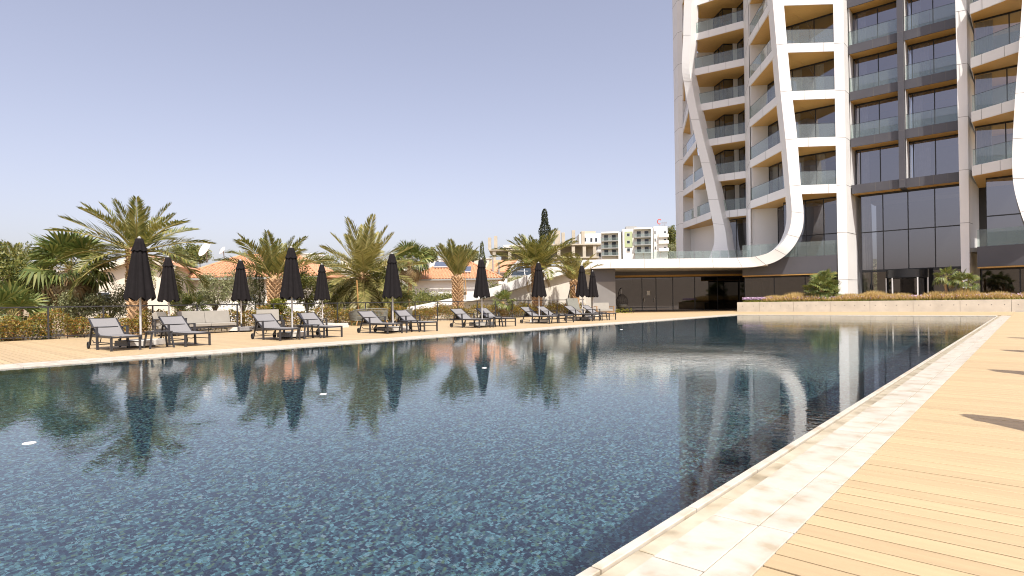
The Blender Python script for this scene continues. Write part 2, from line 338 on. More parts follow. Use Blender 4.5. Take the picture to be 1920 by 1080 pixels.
# ================================================================== TOWER
F0, FH, FT = 9.72, 3.63, .68
def zk(k): return F0+FH*k
KMAX = 7
tw = thing('tower', (-13,56,0), 'curved white residential tower with stacked balconies and dark glass beside the pool', 'tower')
TL = -Vector(tw.location)
def part(m_, name, mt, parent=None):
    m_.v = [(p[0]+TL[0],p[1]+TL[1],p[2]+TL[2]) for p in m_.v]; return m_.obj(name, mt, parent or tw)
def P2(px, py, fw): v_ = W(px, py, fw); return (v_.x, v_.y)
def ribbon(rows_, back):       # rows of (front-left, front-right) points, swept into a solid band; back = offset of the rear face
    m_ = MB(); n = len(rows_); bk = [b_ if hasattr(b_[0],'__len__') else (b_,b_) for b_ in (back if isinstance(back, list) else [back]*n)]
    vs = []
    for (l,r),(bl,br) in zip(rows_, bk): vs += [l, r, Vector(r)+Vector(br), Vector(l)+Vector(bl)]
    fs = [(4*i+a_, 4*i+(a_+1)%4, 4*i+4+(a_+1)%4, 4*i+4+a_) for i in range(n-1) for a_ in range(4)]
    fs += [(3,2,1,0), tuple(4*n-4+a_ for a_ in range(4))]
    return m_.add(vs, fs)
def dens(tab, n):              # smooth resampling of a table of numbers
    a_ = np.array(tab, float); k = len(a_); o = []
    for i in range(k-1):
        p0,p1,p2,p3 = a_[max(i-1,0)],a_[i],a_[i+1],a_[min(i+2,k-1)]
        for j in range(n):
            t_ = j/n; o.append(.5*((2*p1)+(p2-p0)*t_+(2*p0-5*p1+4*p2-p3)*t_**2+(3*p1-p0-3*p2+p3)*t_**3))
    o.append(a_[-1]); return o
# leaning strand at the left corner and curling strand that becomes the terrace canopy: x-left, y, x-right, y, distance
S2 = [(1300,-150,1314,-150,59.6),(1291,-75,1305,-75,59.5),(1283,0,1297,0,59.4),(1281,66,1295,66,59.2),(1278.5,128,1292.5,130,59.0),(1284,165,1299,165,58.9),(1290,200,1305.5,200,58.8),(1305,265,1320.5,265,58.5),(1320,332,1337.5,332,58.2),(1332.5,398,1352,398,58.0),(1338.5,430,1360,432,57.9),(1339,455,1363,456,57.8),(1334,472,1366,472,57.6),(1328,486,1370,486,57.4)]
S3 = [(1431,-170,1451,-175,45.0),(1440,-85,1460,-88,45.0),(1448.6,0,1469,0,45.0),(1456,84,1476,82,45.0),(1463.5,172,1484.5,170,45.1),(1473,262,1495,260,45.1),(1480.6,349,1501.5,347,45.2),(1484.3,390,1506.5,392,45.2),(1482.5,420,1505.5,425,45.3),(1474,444,1496,450,45.4),(1460,462,1481,471,45.5),(1441,474,1461,487,45.7),(1416,481,1436,496.5,45.9),(1390,483,1402,501,46.1),(1335,484,1338,501.5,46.2),(1230,485.3,1230,502,46.3),(1130,486.5,1128,503,46.3),(1096,487.5,1090,505,46.3)]
def strand(tab, name, back, n=5, turn=0., js=()):
    tb = dens(tab, n); rows_ = [(W(a_[0],a_[1],a_[4]), W(a_[2],a_[3],a_[4]-turn)) for a_ in tb]
    o = part(ribbon(rows_, back(tb) if callable(back) else back), name, M['white'])
    if js:
        for i in js:
            l,r = rows_[i]; l2,r2 = rows_[min(i+1,len(rows_)-1)]; nn = (r-l).cross(l2-l).normalized(); nn = nn if nn.y < 0 else -nn
            part(MB().bar(l+nn*.001, r+nn*.001, .02, .012, nn), 'panel_joint', M['joint'], o)
    return rows_, o
r2, _ = strand(S2, 'leaning_pillar', (.15,1.3,0), turn=.62, js=(15,23,32,38,43,48))
def b3(tb):
    out = []
    for a_ in tb:
        k_ = min(1, max(0, (a_[1]-440)/45)); out.append(((-.75*(1-k_)-.45*k_, 1.25-.3*k_, 0), (-.55*(1-k_)-.45*k_, 1.3-.3*k_, 0)))
    return out
r3, _ = strand(S3, 'curling_pillar', b3, js=(15,20,25,30,36,44,52,60,66,70,73,76,79,82))
S4 = [(1932,-170,1960,-170,36.4),(1921,-60,1950,-60,36.4),(1912,70,1944,66,36.5),(1904,175,1936,172,36.6),(1899,260,1930,258,36.8),(1898,310,1929,310,36.9),(1901,350,1932,350,37),(1911,390,1940,384,37),(1925,425,1955,412,37),(1950,452,1975,434,36.9),(2000,470,2008,446,36.6),(2120,478,2120,450,36)]
def strand_at(tab, y):
    for a_,b_ in zip(tab, tab[1:]):
        if a_[1] <= y <= b_[1]:
            t_ = (y-a_[1])/(b_[1]-a_[1]); return [a_[i]+(b_[i]-a_[i])*t_ for i in range(5)]
    return tab[0]
r4, _ = strand(S4, 'curling_pillar', (.35,1.3,0), js=(10,15,20,28,36))
# folded columns, each given by three front edges (x at y=0, x at y=548) and their distances
def column(name, edges, back, zb=0., ztop=zk(KMAX)+1.5):
    m_ = MB(); rings = []
    for z in [zb]+[zk(k)-.1 for k in range(KMAX+1)]+[ztop]:
        ring = []
        for x0,x1,fw in edges:
            y_ = 558-(z-HC)*FPX/fw; xx = x0+(x1-x0)*(y_/548) ; p_ = W(xx, y_, fw); ring.append((p_.x,p_.y,z))
        ring += [(p[0]+back[0],p[1]+back[1],z) for p in (ring[-1],ring[0])]; rings.append(ring)
    n = len(rings[0]); vs = [p for r in rings for p in r]
    m_.add(vs, [(i*n+a_, i*n+(a_+1)%n, i*n+n+(a_+1)%n, i*n+n+a_) for i in range(len(rings)-1) for a_ in range(n)]+[tuple(range(n))[::-1], tuple((len(rings)-1)*n+a_ for a_ in range(n))])
    o = part(m_, name, M['white'])
    j = MB()
    for z,ring in zip([zk(k)-.1 for k in range(-2,KMAX+1)], [None]*2+rings[1:-1]):
        if z < zb: continue
        if ring is None:
            ring = []
            for x0,x1,fw in edges:
                y_ = 558-(z-HC)*FPX/fw; p_ = W(x0+(x1-x0)*(y_/548), y_, fw); ring.append((p_.x,p_.y,z))
        for p,q in zip(ring[:len(edges)], ring[1:len(edges)]):
            a_,b_ = Vector(p), Vector(q); d = (b_-a_).normalized(); nn = Vector((d.y,-d.x,0))
            j.bar(a_+nn*.001, b_+nn*.001, .012, .022)
    part(j, 'panel_joint', M['joint'], o); return o
C0 = [(1260.5,1269.5,68.5),(1269,1275,66.8),(1279,1281.5,66.3)]
C1 = [(1393.5,1401,56.6),(1403,1409,52.2),(1410,1417,53.0)]
C2 = [(1562,1572,45.0),(1581,1590,44.9),(1594,1609.5,46.6)]
C3 = [(1791,1803,40.25),(1812,1818.5,40.0),(1818,1826,40.9)]
for nm,e_,b_,z_ in (('corner_column',C0,(.5,2.5),4.3),('column',C1,(.4,7),4.3),('column',C2,(.0,6),0),('column',C3,(.2,6),0)): column(nm, e_, b_, z_)
def ex(edges, i, z):           # plan point of a column edge at height z
    x0,x1,fw = edges[i]; y_ = 558-(z-HC)*FPX/fw; return P2(x0+(x1-x0)*(y_/548), y_, fw)
def yz(z, fw): return 558-(z-HC)*FPX/fw
# balconies
def lerp(p, q, t_): return (p[0]+(q[0]-p[0])*t_, p[1]+(q[1]-p[1])*t_)
def balcony(k, fl, fr_, back, fascia='white', joints=(.33,.66), rail=True, label=None):
    z = zk(k); poly = [fl, fr_]+back
    o = part(MB().prism(poly, z-FT, z), 'balcony_slab', M[fascia])
    c_ = (sum(p[0] for p in poly)/len(poly), sum(p[1] for p in poly)/len(poly))
    d = Vector((fr_[0]-fl[0], fr_[1]-fl[1], 0)); ln = d.length; d.normalize(); inn = Vector((-d.y,d.x,0))
    q = lambda p, i, a_: (p[0]+inn.x*i+d.x*a_, p[1]+inn.y*i+d.y*a_)
    pi_ = [q(fl,.10,.01), q(fr_,.10,-.01)]+back
    part(MB().prism(pi_, z-FT-.02, z-FT-.003), 'wood_soffit', M['soffit'], o)
    for t_ in joints:
        p = lerp(fl, fr_, t_); p = q(p, -.002, 0); part(MB().box(-.009,.009,-.004,.004,z-FT+.002,z-.002, Matrix.Translation((p[0],p[1],0)) @ Matrix.Rotation(math.atan2(d.y,d.x),4,'Z')), 'panel_joint', M['joint'], o)
    if rail:
        n = max(1, round(ln/1.5))
        for i in range(n):
            a_, b_ = q(lerp(fl,fr_,i/n), .07, .01), q(lerp(fl,fr_,(i+1)/n), .07, -.01)
            part(MB().wall(a_, b_, z+.003, z+1.08, .015), 'balustrade_pane', M['rail'], o)
        a_, b_ = q(fl,.0775,0), q(fr_,.0775,0)
        part(MB().bar((a_[0],a_[1],z+1.09), (b_[0],b_[1],z+1.09), .03, .018), 'handrail', M['frame'], o)
    return o
def window(p, q, z0, z1, n, mt='wglass', trans=None, depth=.06, head=.12, curtain=None):
    d = Vector((q[0]-p[0], q[1]-p[1], 0)); ln = d.length; d.normalize(); nn = Vector((-d.y,d.x,0)); f_ = MB(); fw_ = .07
    Mx = Matrix.Translation((p[0],p[1],0)) @ Matrix.Rotation(math.atan2(d.y,d.x),4,'Z')
    f_.box(0,ln,0,depth,z0,z0+.06,Mx); f_.box(0,ln,0,depth,z1-head,z1,Mx)
    xs_ = [ln*t_ for t_ in n] if isinstance(n, (list,tuple)) else [ln*i/n for i in range(n+1)]
    for x in xs_: f_.box(max(0,x-fw_/2),min(ln,x+fw_/2),.001,depth-.001,z0+.06,z1-head,Mx)
    for t_ in (trans or []): f_.box(.0,ln,.004,depth-.004,t_-.04,t_+.04,Mx)
    fo = part(f_, 'window_frame', M['frame'])
    for a_,b_ in zip(xs_, xs_[1:]):
        zz = [z0+.06]+list(trans or [])+[z1-head]
        for za,zb in zip(zz, zz[1:]):
            part(MB().add([Mx @ Vector(v_) for v_ in ((a_+.01,.03,za),(b_-.01,.03,za),(b_-.01,.03,zb),(a_+.01,.03,zb))], [(0,1,2,3)]), 'window_pane', M[mt], fo)
    if curtain:
        for c0,c1 in curtain:
            m_ = MB(); nn_ = int((c1-c0)*ln/.05)+2; vs_ = []
            for i in range(nn_):
                x = (c0+(c1-c0)*i/(nn_-1))*ln; yy = .28+.05*math.sin(i*1.9)
                vs_ += [Mx @ Vector((x,yy,z0+.05)), Mx @ Vector((x,yy,z1-.1))]
            part(m_.add(vs_, [(2*i,2*i+2,2*i+3,2*i+1) for i in range(nn_-1)], True), 'curtain', M['curtain'], fo)
    return fo
def pt(px, fw): return P2(px, 558, fw)
def cur():
    r = random.random(); return [(.02,.25)] if r < .4 else [(.02,.3),(.55,.75)] if r < .65 else [(.7,.97)] if r < .8 else None
for k in range(0, KMAX+1):
    z = zk(k); z1 = zk(k+1)-FT-.02
    a2 = strand_at(S2, yz(z, 58.6)); a3 = strand_at(S3, yz(z, 45.1)); a4 = strand_at(S4, yz(z, 36.6))
    s2l, s2r = P2(a2[0]+1, a2[1], a2[4]+.35), P2(a2[2]-1, a2[3], a2[4]+.3)
    s3l, s3r = P2(a3[0]-5, a3[1], a3[4]+.9), P2(a3[2]-1, a3[3], a3[4]+.12)
    s4l = P2(a4[0]+1, a4[1], a4[4]+.25)
    # leftmost corner balcony, open to the sky behind
    balcony(k, ex(C0,2,z), s2l, [P2(a2[0]+6,a2[1],68.2), P2(1283,a2[1],68.4)], joints=(.5,))
    # shaded bay
    w1,w2,w3,w4,w5,w6 = (-26.8,59.4),(-25.05,60.9),(-23.5,59.5),(-22.75,60.15),(-22.4,60.45),(-21.0,59.1)
    balcony(k, s2r, ex(C1,0,z), [(-20.4,63),(-27,64)], joints=(.36,.68))
    part(MB().wall(w1, w2, z+.002, z1, .2), 'wall_panel', M['white']); part(MB().wall(w4, w5, z+.002, z1, .2), 'wall_panel', M['white'])
    window(w2, w3, z, z1, 2, curtain=[(.3,.5)]); window(w3, w4, z, z1, 1); window(w5, w6, z, z1, 1)
    part(MB().wall((-26.5,62.6), (-20.6,62.6), z+.002, z1, .15), 'room_wall', M['inside'])
    # bay flaring out to the curling pillar
    v1,v2,v3 = (-18.55,53.15),(-17.4,54.0),(-15.2,52.0)
    balcony(k, ex(C1,1,z), s3l, [(s3r[0]-.01,s3r[1]+.25),(-13.6,52.6),(-14,57),(-18.8,57)], joints=(.5,))
    part(MB().wall(v1, v2, z+.002, z1, .2), 'wall_panel', M['white']); window(v2, v3, z, z1, 2, curtain=[(.05,.5)])
    # bay between the curling pillar and the folded column
    balcony(k, s3r, ex(C2,0,z), [(ex(C2,0,z)[0],51.55),(-11.4,56.5),(-13.95,56.9),(-13.55,52.6)], joints=(.3,.78))
    window((-15.1,51.72), (-11.45,51.72), z, z1, [0,.12,.58,1], curtain=cur())
    part(MB().wall((-18.6,56), (-11.4,56), z+.002, z1, .15), 'room_wall', M['inside'])
    # dark balconies of the middle bay, two to a floor, half set back
    xl = ex(C2,2,z); xm = pt(1690.5,43.55); xm2 = pt(1702,43.3); xr = ex(C3,0,z)
    yb = 51.75
    balcony(k, (xl[0]+.02,yb), (xm[0],yb), [(xm[0],57),(xl[0]+.02,57)], 'dark', joints=(.5,.8), rail=k > 0)
    balcony(k, (xm2[0],yb+.05), (xr[0]-.02,yb+.05), [(xr[0]-.02,57),(xm2[0],57)], 'dark', joints=(.26,.52,.78), rail=k > 0)
    for (xa,xb) in ((xl[0]+.02,xm[0]),(xm2[0],xr[0]-.02)):
        window((xa+.06,yb+1.25), (xb-.02,yb+1.25), z, z1, [0,.10,.54,1] if xa < -8 else [0,.09,.52,1], mt='lglass', curtain=[(.1,.28)] if (k % 2 or xa < -8) else [(.1,.42)])
        part(MB().wall((xa,56.6), (xb,56.6), z+.002, z1, .15), 'room_wall', M['inside'])
    # right bay
    f3 = P2(C3[2][0]+(C3[2][1]-C3[2][0])*yz(z,39.4)/548, yz(z,39.4), 39.4)
    balcony(k, f3, s4l, [(s4l[0]+.15,56),(f3[0],56)], joints=(.24,.7))
    window((ex(C3,2,z)[0]+.22,51.5), (s4l[0]+.6,51.5), z, z1, [0,.62,1], curtain=[(.03,.34)])
    part(MB().wall((-3.3,55.6), (1,55.6), z+.002, z1, .15), 'room_wall', M['inside'])
# dark middle pier
xm, xm2 = pt(1690.5,43.55), pt(1702,43.3)
pier = part(MB().box(xm[0]+.004,xm2[0]-.004,51.45,52.95,zk(0)-FT+.0,zk(KMAX)+1.5), 'dark_pier', M['dark'])
j = MB()
for k in range(0,KMAX+1): j.box(xm[0]+.004,xm2[0]-.004,51.446,51.46,zk(k)-.12,zk(k)-.1)
part(j, 'panel_joint', M['joint'], pier)
# white reveal sides of the middle bay
for xa in (ex(C2,2,zk(2))[0], xm2[0]):
    part(MB().box(xa+.025,xa+.06,51.85,52.98,zk(0)+.0,zk(KMAX)), 'white_reveal', M['white'])
# tower top slab
part(MB().prism([(-29,64),(-26,57.4),(-20.5,57),(-18.6,53.2),(-14.4,48.4),(-11,51),(-3.5,52),(2,50),(4,64)], zk(KMAX+1)-.3, zk(KMAX+1)+.4), 'roof_slab', M['white'])
# lobby glazing
lb0, lb1 = (ex(C2,2,4)[0]+.35,52.75), (-3.75,52.75)
zl = zk(0)-FT-.02
lf = window(lb0, lb1, 3.05, zl, [0,.235,.49,.75,1], mt='lglass', trans=[6.05], head=.16, curtain=[(.01,.10)])
window(lb0, (lb0[0]+1.7,52.75), 0, 3.04, [0,.38,1], mt='pglass', curtain=[(.05,.28)]); window((lb1[0]-1.75,52.75), lb1, 0, 3.04, 2, mt='pglass')
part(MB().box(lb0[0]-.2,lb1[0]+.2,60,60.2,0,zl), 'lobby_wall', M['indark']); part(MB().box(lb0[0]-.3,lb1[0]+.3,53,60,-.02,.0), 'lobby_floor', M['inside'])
part(MB().box(lb0[0]-.3,lb1[0]+.3,52.85,60,zl,zl+.1), 'lobby_ceiling', M['inside'])
# revolving door
rd = W(1703,540,44.4); dm = MB()
dm.lathe([(1.35,2.4),(1.35,3.0)], 24, (rd.x,52.7,0)); dm.lathe([(0,3.0),(1.35,3.0)], 24, (rd.x,52.7,0)); dm.lathe([(1.35,2.4),(0,2.4)], 24, (rd.x,52.7,0))
door = part(dm, 'revolving_door', M['frame'])
for a_ in range(4):
    m_ = MB(); an = a_*pi/2+.5; m_.bar((rd.x,52.7,1.2), (rd.x+1.25*math.cos(an),52.7+1.25*math.sin(an),1.2), .02, 2.3); part(m_, 'door_leaf', M['pglass'], door)
for a_ in (pi*1.06,pi*1.3,-.06*pi,-.3*pi):
    m_ = MB(); m_.bar((rd.x+1.33*math.cos(a_),52.7+1.33*math.sin(a_),0), (rd.x+1.33*math.cos(a_),52.7+1.33*math.sin(a_),2.4), .08); part(m_, 'door_post', M['metalw'], door)
# terrace level: dark fascia, glazing above and below, glass balustrade
TZ, TB = 4.28, 2.92
def terrace(p, q, gl_off, mull, name='terrace_fascia'):
    o = part(MB().wall(p, q, TB, TZ, .5), name, M['dark'])
    d = Vector((q[0]-p[0],q[1]-p[1],0)); ln = d.length; d.normalize(); nn = Vector((-d.y,d.x,0))
    part(MB().prism([(p[0]+nn.x*.02,p[1]+nn.y*.02),(q[0]+nn.x*.02,q[1]+nn.y*.02),(q[0]+nn.x*3,q[1]+nn.y*3),(p[0]+nn.x*3,p[1]+nn.y*3)], TB-.09, TB-.004), 'wood_soffit', M['soffit'], o)
    n = max(1,round(ln/1.4))
    for i in range(n):
        a_, b_ = lerp(p,q,i/n), lerp(p,q,(i+1)/n)
        part(MB().wall((a_[0]+nn.x*.06+d.x*.01,a_[1]+nn.y*.06+d.y*.01), (b_[0]+nn.x*.06-d.x*.01,b_[1]+nn.y*.06-d.y*.01), TZ+.002, TZ+1.15, .016), 'balustrade_pane', M['rail'], o)
    a_, b_ = (p[0]+nn.x*gl_off,p[1]+nn.y*gl_off), (q[0]+nn.x*gl_off,q[1]+nn.y*gl_off)
    window(a_, b_, 0, TB-.1, mull, mt='pglass'); return o
terrace(P2(1392,500,48.6), (ex(C2,0,4)[0]-.05,50.35), .9, 3)
terrace((ex(C3,2,4)[0]+.3,50.4), (3.2,49.3), .9, 3)
window((-15.6,51.9), (-11.45,51.9), TZ, zk(0)-FT-.02, [0,.2,.42,.74,1], trans=[6.1])
window((ex(C3,2,4)[0]+.75,51.6), (2.2,51.6), TZ, zk(0)-FT-.02, [0,.45,.85,1], trans=[6.4], mt='lglass')
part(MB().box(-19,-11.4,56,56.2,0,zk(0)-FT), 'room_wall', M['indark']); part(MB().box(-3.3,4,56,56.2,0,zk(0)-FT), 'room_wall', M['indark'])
part(MB().box(-15.6,-11.45,51.3,55.9,TZ-.3,TZ-.01), 'terrace_floor', M['inside']); part(MB().box(-3.2,3,50.95,55.9,TZ-.3,TZ-.01), 'terrace_floor', M['inside'])
# lower storey behind the terrace on the left
part(MB().wall((-19.0,53.4), (-16.9,54.6), TZ, zk(0)-FT-.02, .2), 'wall_panel', M['white'])
window((-16.9,54.6), (-15.2,52.6), TZ, zk(0)-FT-.02, 2)
window((-24.6,59.6), (-21,58.6), TZ, zk(0)-FT-.02, 3)
part(MB().wall((-29.6,64), (-25,61.5), TZ, zk(0)-FT-.02, .2), 'wall_panel', M['white']); window((-25,61.5), (-24.4,59.8), TZ, zk(0)-FT-.02, 1)
part(MB().box(-25,-19,63,63.2,TZ,zk(0)-FT), 'room_wall', M['indark'])

# ================================================================== PODIUM: canopy, ramp and glazed front
pod = thing('podium_wing', (-24,46,0), 'low wing with white sloping canopy and dark glass front below the tower', 'building')
TL = -Vector(pod.location)
def ppart(m_, name, mt, parent=None): return part(m_, name, mt, parent or pod)
cf = [P2(1096,495,46.9), P2(1440,490,46.8)]
back_ = [P2(1440,490,61), P2(1085,490,60)]
ppart(MB().prism(cf+back_, 3.62, 4.22), 'canopy_slab', M['white'])
# ramp: the white band runs down to the garden, concrete wall below it
RB = [(1096,487.5,505,46.3),(1075,489,509,46.3),(1056,492.5,514.5,46.2),(1032,500,521,46.0),(1009,508.5,528,45.8),(975,521.5,539,45.4),(941,533.5,550,45.0),(905,544,560,44.5),(868,554,567,44.0),(830,562.5,574,43.5),(790,571,580,43.0),(755,577,584,42.6)]
rows_ = [(W(a_[0],a_[1],a_[3]), W(a_[0],a_[2],a_[3])) for a_ in [tuple(x) for x in dens(RB,3)]]
ppart(ribbon([(l,r) for l,r in rows_], (-.35,1.6,0)), 'ramp_band', M['white'])
j = MB()
for i in (6,14,22,28):
    l,r = rows_[i]; j.bar(l+Vector((.665,-.747,0))*.003, r+Vector((.665,-.747,0))*.003, .02, .02)
ppart(j, 'panel_joint', M['joint'])
m_ = MB(); pts_ = [(l,r) for l,r in rows_]
for (l,r),(l2,r2) in zip(pts_, pts_[1:]):
    o_ = Vector((-.25,.5,0)); a_,b_ = r+o_, r2+o_; m_.add([(a_.x,a_.y,-.1),(b_.x,b_.y,-.1),(b_.x,b_.y,b_.z+.05),(a_.x,a_.y,a_.z+.05)], [(3,2,1,0)])
ppart(m_, 'concrete_wall', M['ramp_conc'])
# grey end wall
e0, e1 = P2(1112,540,46.9), P2(1154,540,47.6)
ppart(MB().wall(e0, e1, 0, 2.55, .3), 'grey_wall_panel', M['greywall']); ppart(MB().wall((e0[0]-.02,e0[1]-.02), (e1[0],e1[1]-.02), 2.55, 3.62, .3), 'dark_fascia', M['dark'])
ppart(MB().wall(P2(1080,540,47.5), P2(1112,540,47.2), 0, 3.62, .3), 'concrete_end_wall', M['ramp_conc'])
g0, g1 = P2(1153,560,53.6), P2(1482,560,53.8)
ppart(MB().wall(e1, g0, 0, 3.62, .25), 'dark_return_wall', M['dark'])
TLs = TL
fa = ppart(MB().wall(g0, g1, 3.3, 3.62, .4), 'dark_fascia', M['dark'])
ppart(MB().wall(lerp(g0,g1,0), g1, 3.12, 3.29, .5), 'wood_strip', M['soffit'], fa)
tw_, tw = tw, pod
gf = window(g0, g1, 0, 3.11, [0,.155,.235,.33,.455,.585,.71,.835,1], mt='pglass', head=.08)
tw = tw_
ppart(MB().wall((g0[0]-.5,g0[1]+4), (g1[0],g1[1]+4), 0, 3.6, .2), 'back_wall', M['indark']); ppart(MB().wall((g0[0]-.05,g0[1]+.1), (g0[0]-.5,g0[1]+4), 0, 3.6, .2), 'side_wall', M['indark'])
ppart(MB().prism([g0,g1,(g1[0],g1[1]+4),(g0[0]-.5,g0[1]+4)], -.03, -.002), 'floor_slab', M['inside'])
# paper notice and steel handles on the door
d_ = Vector((g1[0]-g0[0],g1[1]-g0[1],0)).normalized(); nn = Vector((d_.y,-d_.x,0)); c_ = lerp(g0,g1,.19)
ppart(MB().box(-.15,.15,-.01,0,1.45,1.85, Matrix.Translation((c_[0]+nn.x*.02,c_[1]+nn.y*.02,0)) @ Matrix.Rotation(math.atan2(d_.y,d_.x),4,'Z')), 'paper_notice', M['paper'], gf)
for t_ in (.165,.222):
    c_ = lerp(g0,g1,t_); ppart(MB().bar((c_[0]+nn.x*.06,c_[1]+nn.y*.06,.85), (c_[0]+nn.x*.06,c_[1]+nn.y*.06,1.2), .05), 'door_handle', M['metalw'], gf)
# glass balustrade on the canopy roof
m_ = MB()
for i in range(16):
    a_, b_ = P2(1190+i*16+.5,470,52.5), P2(1206+i*16-.5,470,52.5); ppart(MB().wall(a_, b_, 4.22, 5.35, .016), 'balustrade_pane', M['rail'])
TL = Vector((0,0,0))

# ================================================================== PLANTER
PLY, PLZ = 46.1, .74
pl = thing('planter', (-9,PLY+1.5,0), 'long low planter with pale concrete panels at the far end of the pool', 'planter')
jx = [AX_ for AX_ in (-17.4,-15.7,-13.25,-10.8,-8.35,-5.9,-3.45,-1.0,1.45,3.9)]
for x0,x1 in zip(jx, jx[1:]):
    m_ = MB(); a_,b_ = x0+.008,x1-.008; m_.box(a_-pl.location.x,b_-pl.location.x,-1.5,-1.32,-.05,PLZ)
    o = m_.obj('concrete_panel', M['concrete'], pl); h = MB(); n = 4 if x1-x0 > 2 else 2
    for i in range(n):
        cx = a_+(b_-a_)*(i+.5)/n-pl.location.x; an = [2*pi*q/8 for q in range(8)]
        h.add([(cx+.028*math.cos(t_),-1.503,.43+.028*math.sin(t_)) for t_ in an], [tuple(range(8))])
    tag(h.obj('tie_holes', M['joint'], o), kind='stuff')
MB().box(jx[0]+.002-pl.location.x,jx[0]+.18-pl.location.x,-1.31,1.4,-.05,PLZ-.002).obj('end_panel', M['concrete'], pl)
MB().box(jx[0]+.2-pl.location.x,jx[-1]-pl.location.x,-1.3,1.4,-.05,PLZ-.07).obj('soil', M['soil'], pl)
# ------------------------------------------------------------------ leaves
def quads(name, base, axis, side, m, parent=None):
    n = len(base); v_ = np.empty((n,4,3), np.float32)
    v_[:,0] = base; v_[:,1] = base+axis*.5+side; v_[:,2] = base+axis; v_[:,3] = base+axis*.5-side
    me = bpy.data.meshes.new(name); me.vertices.add(4*n); me.vertices.foreach_set('co', v_.ravel())
    me.loops.add(4*n); me.loops.foreach_set('vertex_index', np.arange(4*n, dtype=np.int32)); me.polygons.add(n)
    me.polygons.foreach_set('loop_start', np.arange(0,4*n,4,dtype=np.int32)); me.update(calc_edges=True); me.validate()
    me.materials.append(m)
    return link(name, me, None, parent)
def unit(n, up=0.):
    d = rng.normal(size=(n,3)); d[:,2] += up; return d/np.linalg.norm(d, axis=1)[:,None]
def leaves(name, pts, size, asp, m, parent=None, up=0.):
    n = len(pts); ax = unit(n, up); sd = np.cross(ax, unit(n)); sd /= np.linalg.norm(sd,axis=1)[:,None]
    s_ = size*rng.uniform(.6,1.35,(n,1)); return quads(name, np.asarray(pts)-ax*s_*.5, ax*s_, sd*s_*asp, m, parent)
def clump_pts(center, rad, nc, per, tight=.28, shell=.55):
    d = unit(nc); r = rng.uniform(shell,1,(nc,1)); c_ = np.array(center)+d*r*np.array(rad)*(1+.12*np.clip(rng.normal(size=(nc,1)),-1.5,1.5))
    k = rng.uniform(.6,1.4,nc); out = [c_[i]+np.clip(rng.normal(size=(per,3)),-1.5,1.5)*np.array(rad)*tight*k[i]*.6 for i in range(nc)]
    return np.concatenate(out)
# planting in the planter
def grass(name, n, x0, x1, y0, y1, h0, h1, wd, m, z0, lean=.35, hfun=None):
    b_ = np.stack([rng.uniform(x0,x1,n), rng.uniform(y0,y1,n), np.full(n,z0)], 1)
    ax = np.stack([rng.normal(0,lean,n), rng.normal(0,lean,n), np.ones(n)], 1); ax /= np.linalg.norm(ax,axis=1)[:,None]
    h = rng.uniform(h0,h1,n)
    if hfun is not None: h = h*hfun(b_[:,0])
    ax *= h[:,None]; sd = np.cross(ax, rng.normal(size=(n,3))); sd = sd/np.linalg.norm(sd,axis=1)[:,None]*wd
    return quads(name, b_, ax, sd, m)
hf = lambda x: .8+.16*np.sin(x*1.3)+.12*np.sin(x*3.7+1)
tag(grass('ground_cover', 16000, -17.0, 3.9, PLY+.17, PLY+1.3, .12,.3,.016, M['cover'], PLZ-.07, .7), 'bright green leafy ground cover along the front of the planter', 'plants', kind='stuff')
tag(grass('ornamental_grass', 44000, -15.6, 3.9, PLY+.3, PLY+2.6, .42,.84,.016, M['gold'], PLZ-.07, .33, hf), 'feathery golden ornamental grass filling the planter', 'grass', kind='stuff')
fx = np.concatenate([rng.uniform(-17.1,-15.2,700), rng.uniform(-15.2,3.9,1500)]); n = len(fx)
fp = np.stack([fx, rng.uniform(PLY+.2,PLY+1.1,n), PLZ+rng.uniform(.2,.38,n)], 1)
tag(leaves('purple_flowers', fp, .075, .42, M['purple']), 'pale purple flower heads among the planter grass', 'flowers', kind='stuff')

# ================================================================== PALMS
def frond_mesh(name, droop, curl, nl=44, ll=.26, m='frond', wid=.011, vee=.45, seed=0):
    R_ = random.Random(seed); pts = []; a_ = 0; p = Vector((0,0,0)); K = 24
    for i in range(K+1):
        t_ = i/K; pts.append(p.copy()); ang = -droop*t_**1.6; sid = curl*t_**2; p = p+Vector((math.cos(ang)*math.cos(sid), math.sin(sid)*math.cos(ang), math.sin(ang)))/K
    m_ = MB(); m_.tube(pts, [.013*(1-.85*i/K) for i in range(K+1)], 4, False); nr = len(m_.f)
    for i in range(nl):
        t_ = .14+.86*(i+.5)/nl; f_ = t_*K; i0 = min(int(f_),K-1); q = pts[i0].lerp(pts[i0+1], f_-i0); d = (pts[i0+1]-pts[i0]).normalized()
        sdv = Vector((0,0,1)).cross(d).normalized(); upv = d.cross(sdv)
        ln = ll*(math.sin(pi*min(1,.16+.80*t_))**.7)*R_.uniform(.85,1.1)
        for sg in (-1,1):
            fwd = .75+.5*t_+R_.uniform(-.12,.12); dv = (d*fwd+sdv*sg*1.0+upv*(vee+R_.uniform(-.25,.25))).normalized()
            e_ = q+dv*ln+Vector((0,0,-.12*ln)); wv = dv.cross(upv).normalized()*wid; mid = q+dv*ln*.45
            m_.add([q, mid+wv, e_, mid-wv], [(0,1,2,3)])
    me = m_.mesh(name); me.materials.append(M['rachis']); me.materials.append(M[m])
    me.polygons.foreach_set('material_index', [0]*nr+[1]*(len(m_.f)-nr)); return me
FR = {k: [frond_mesh('frond', dr, cu, m=k, vee=v_, seed=i) for i,(dr,cu,v_) in enumerate(((.25,.05,.5),(.55,-.1,.4),(.85,.1,.35),(1.2,-.05,.25),(.4,.15,.5)))] for k in ('frond','frond2')}
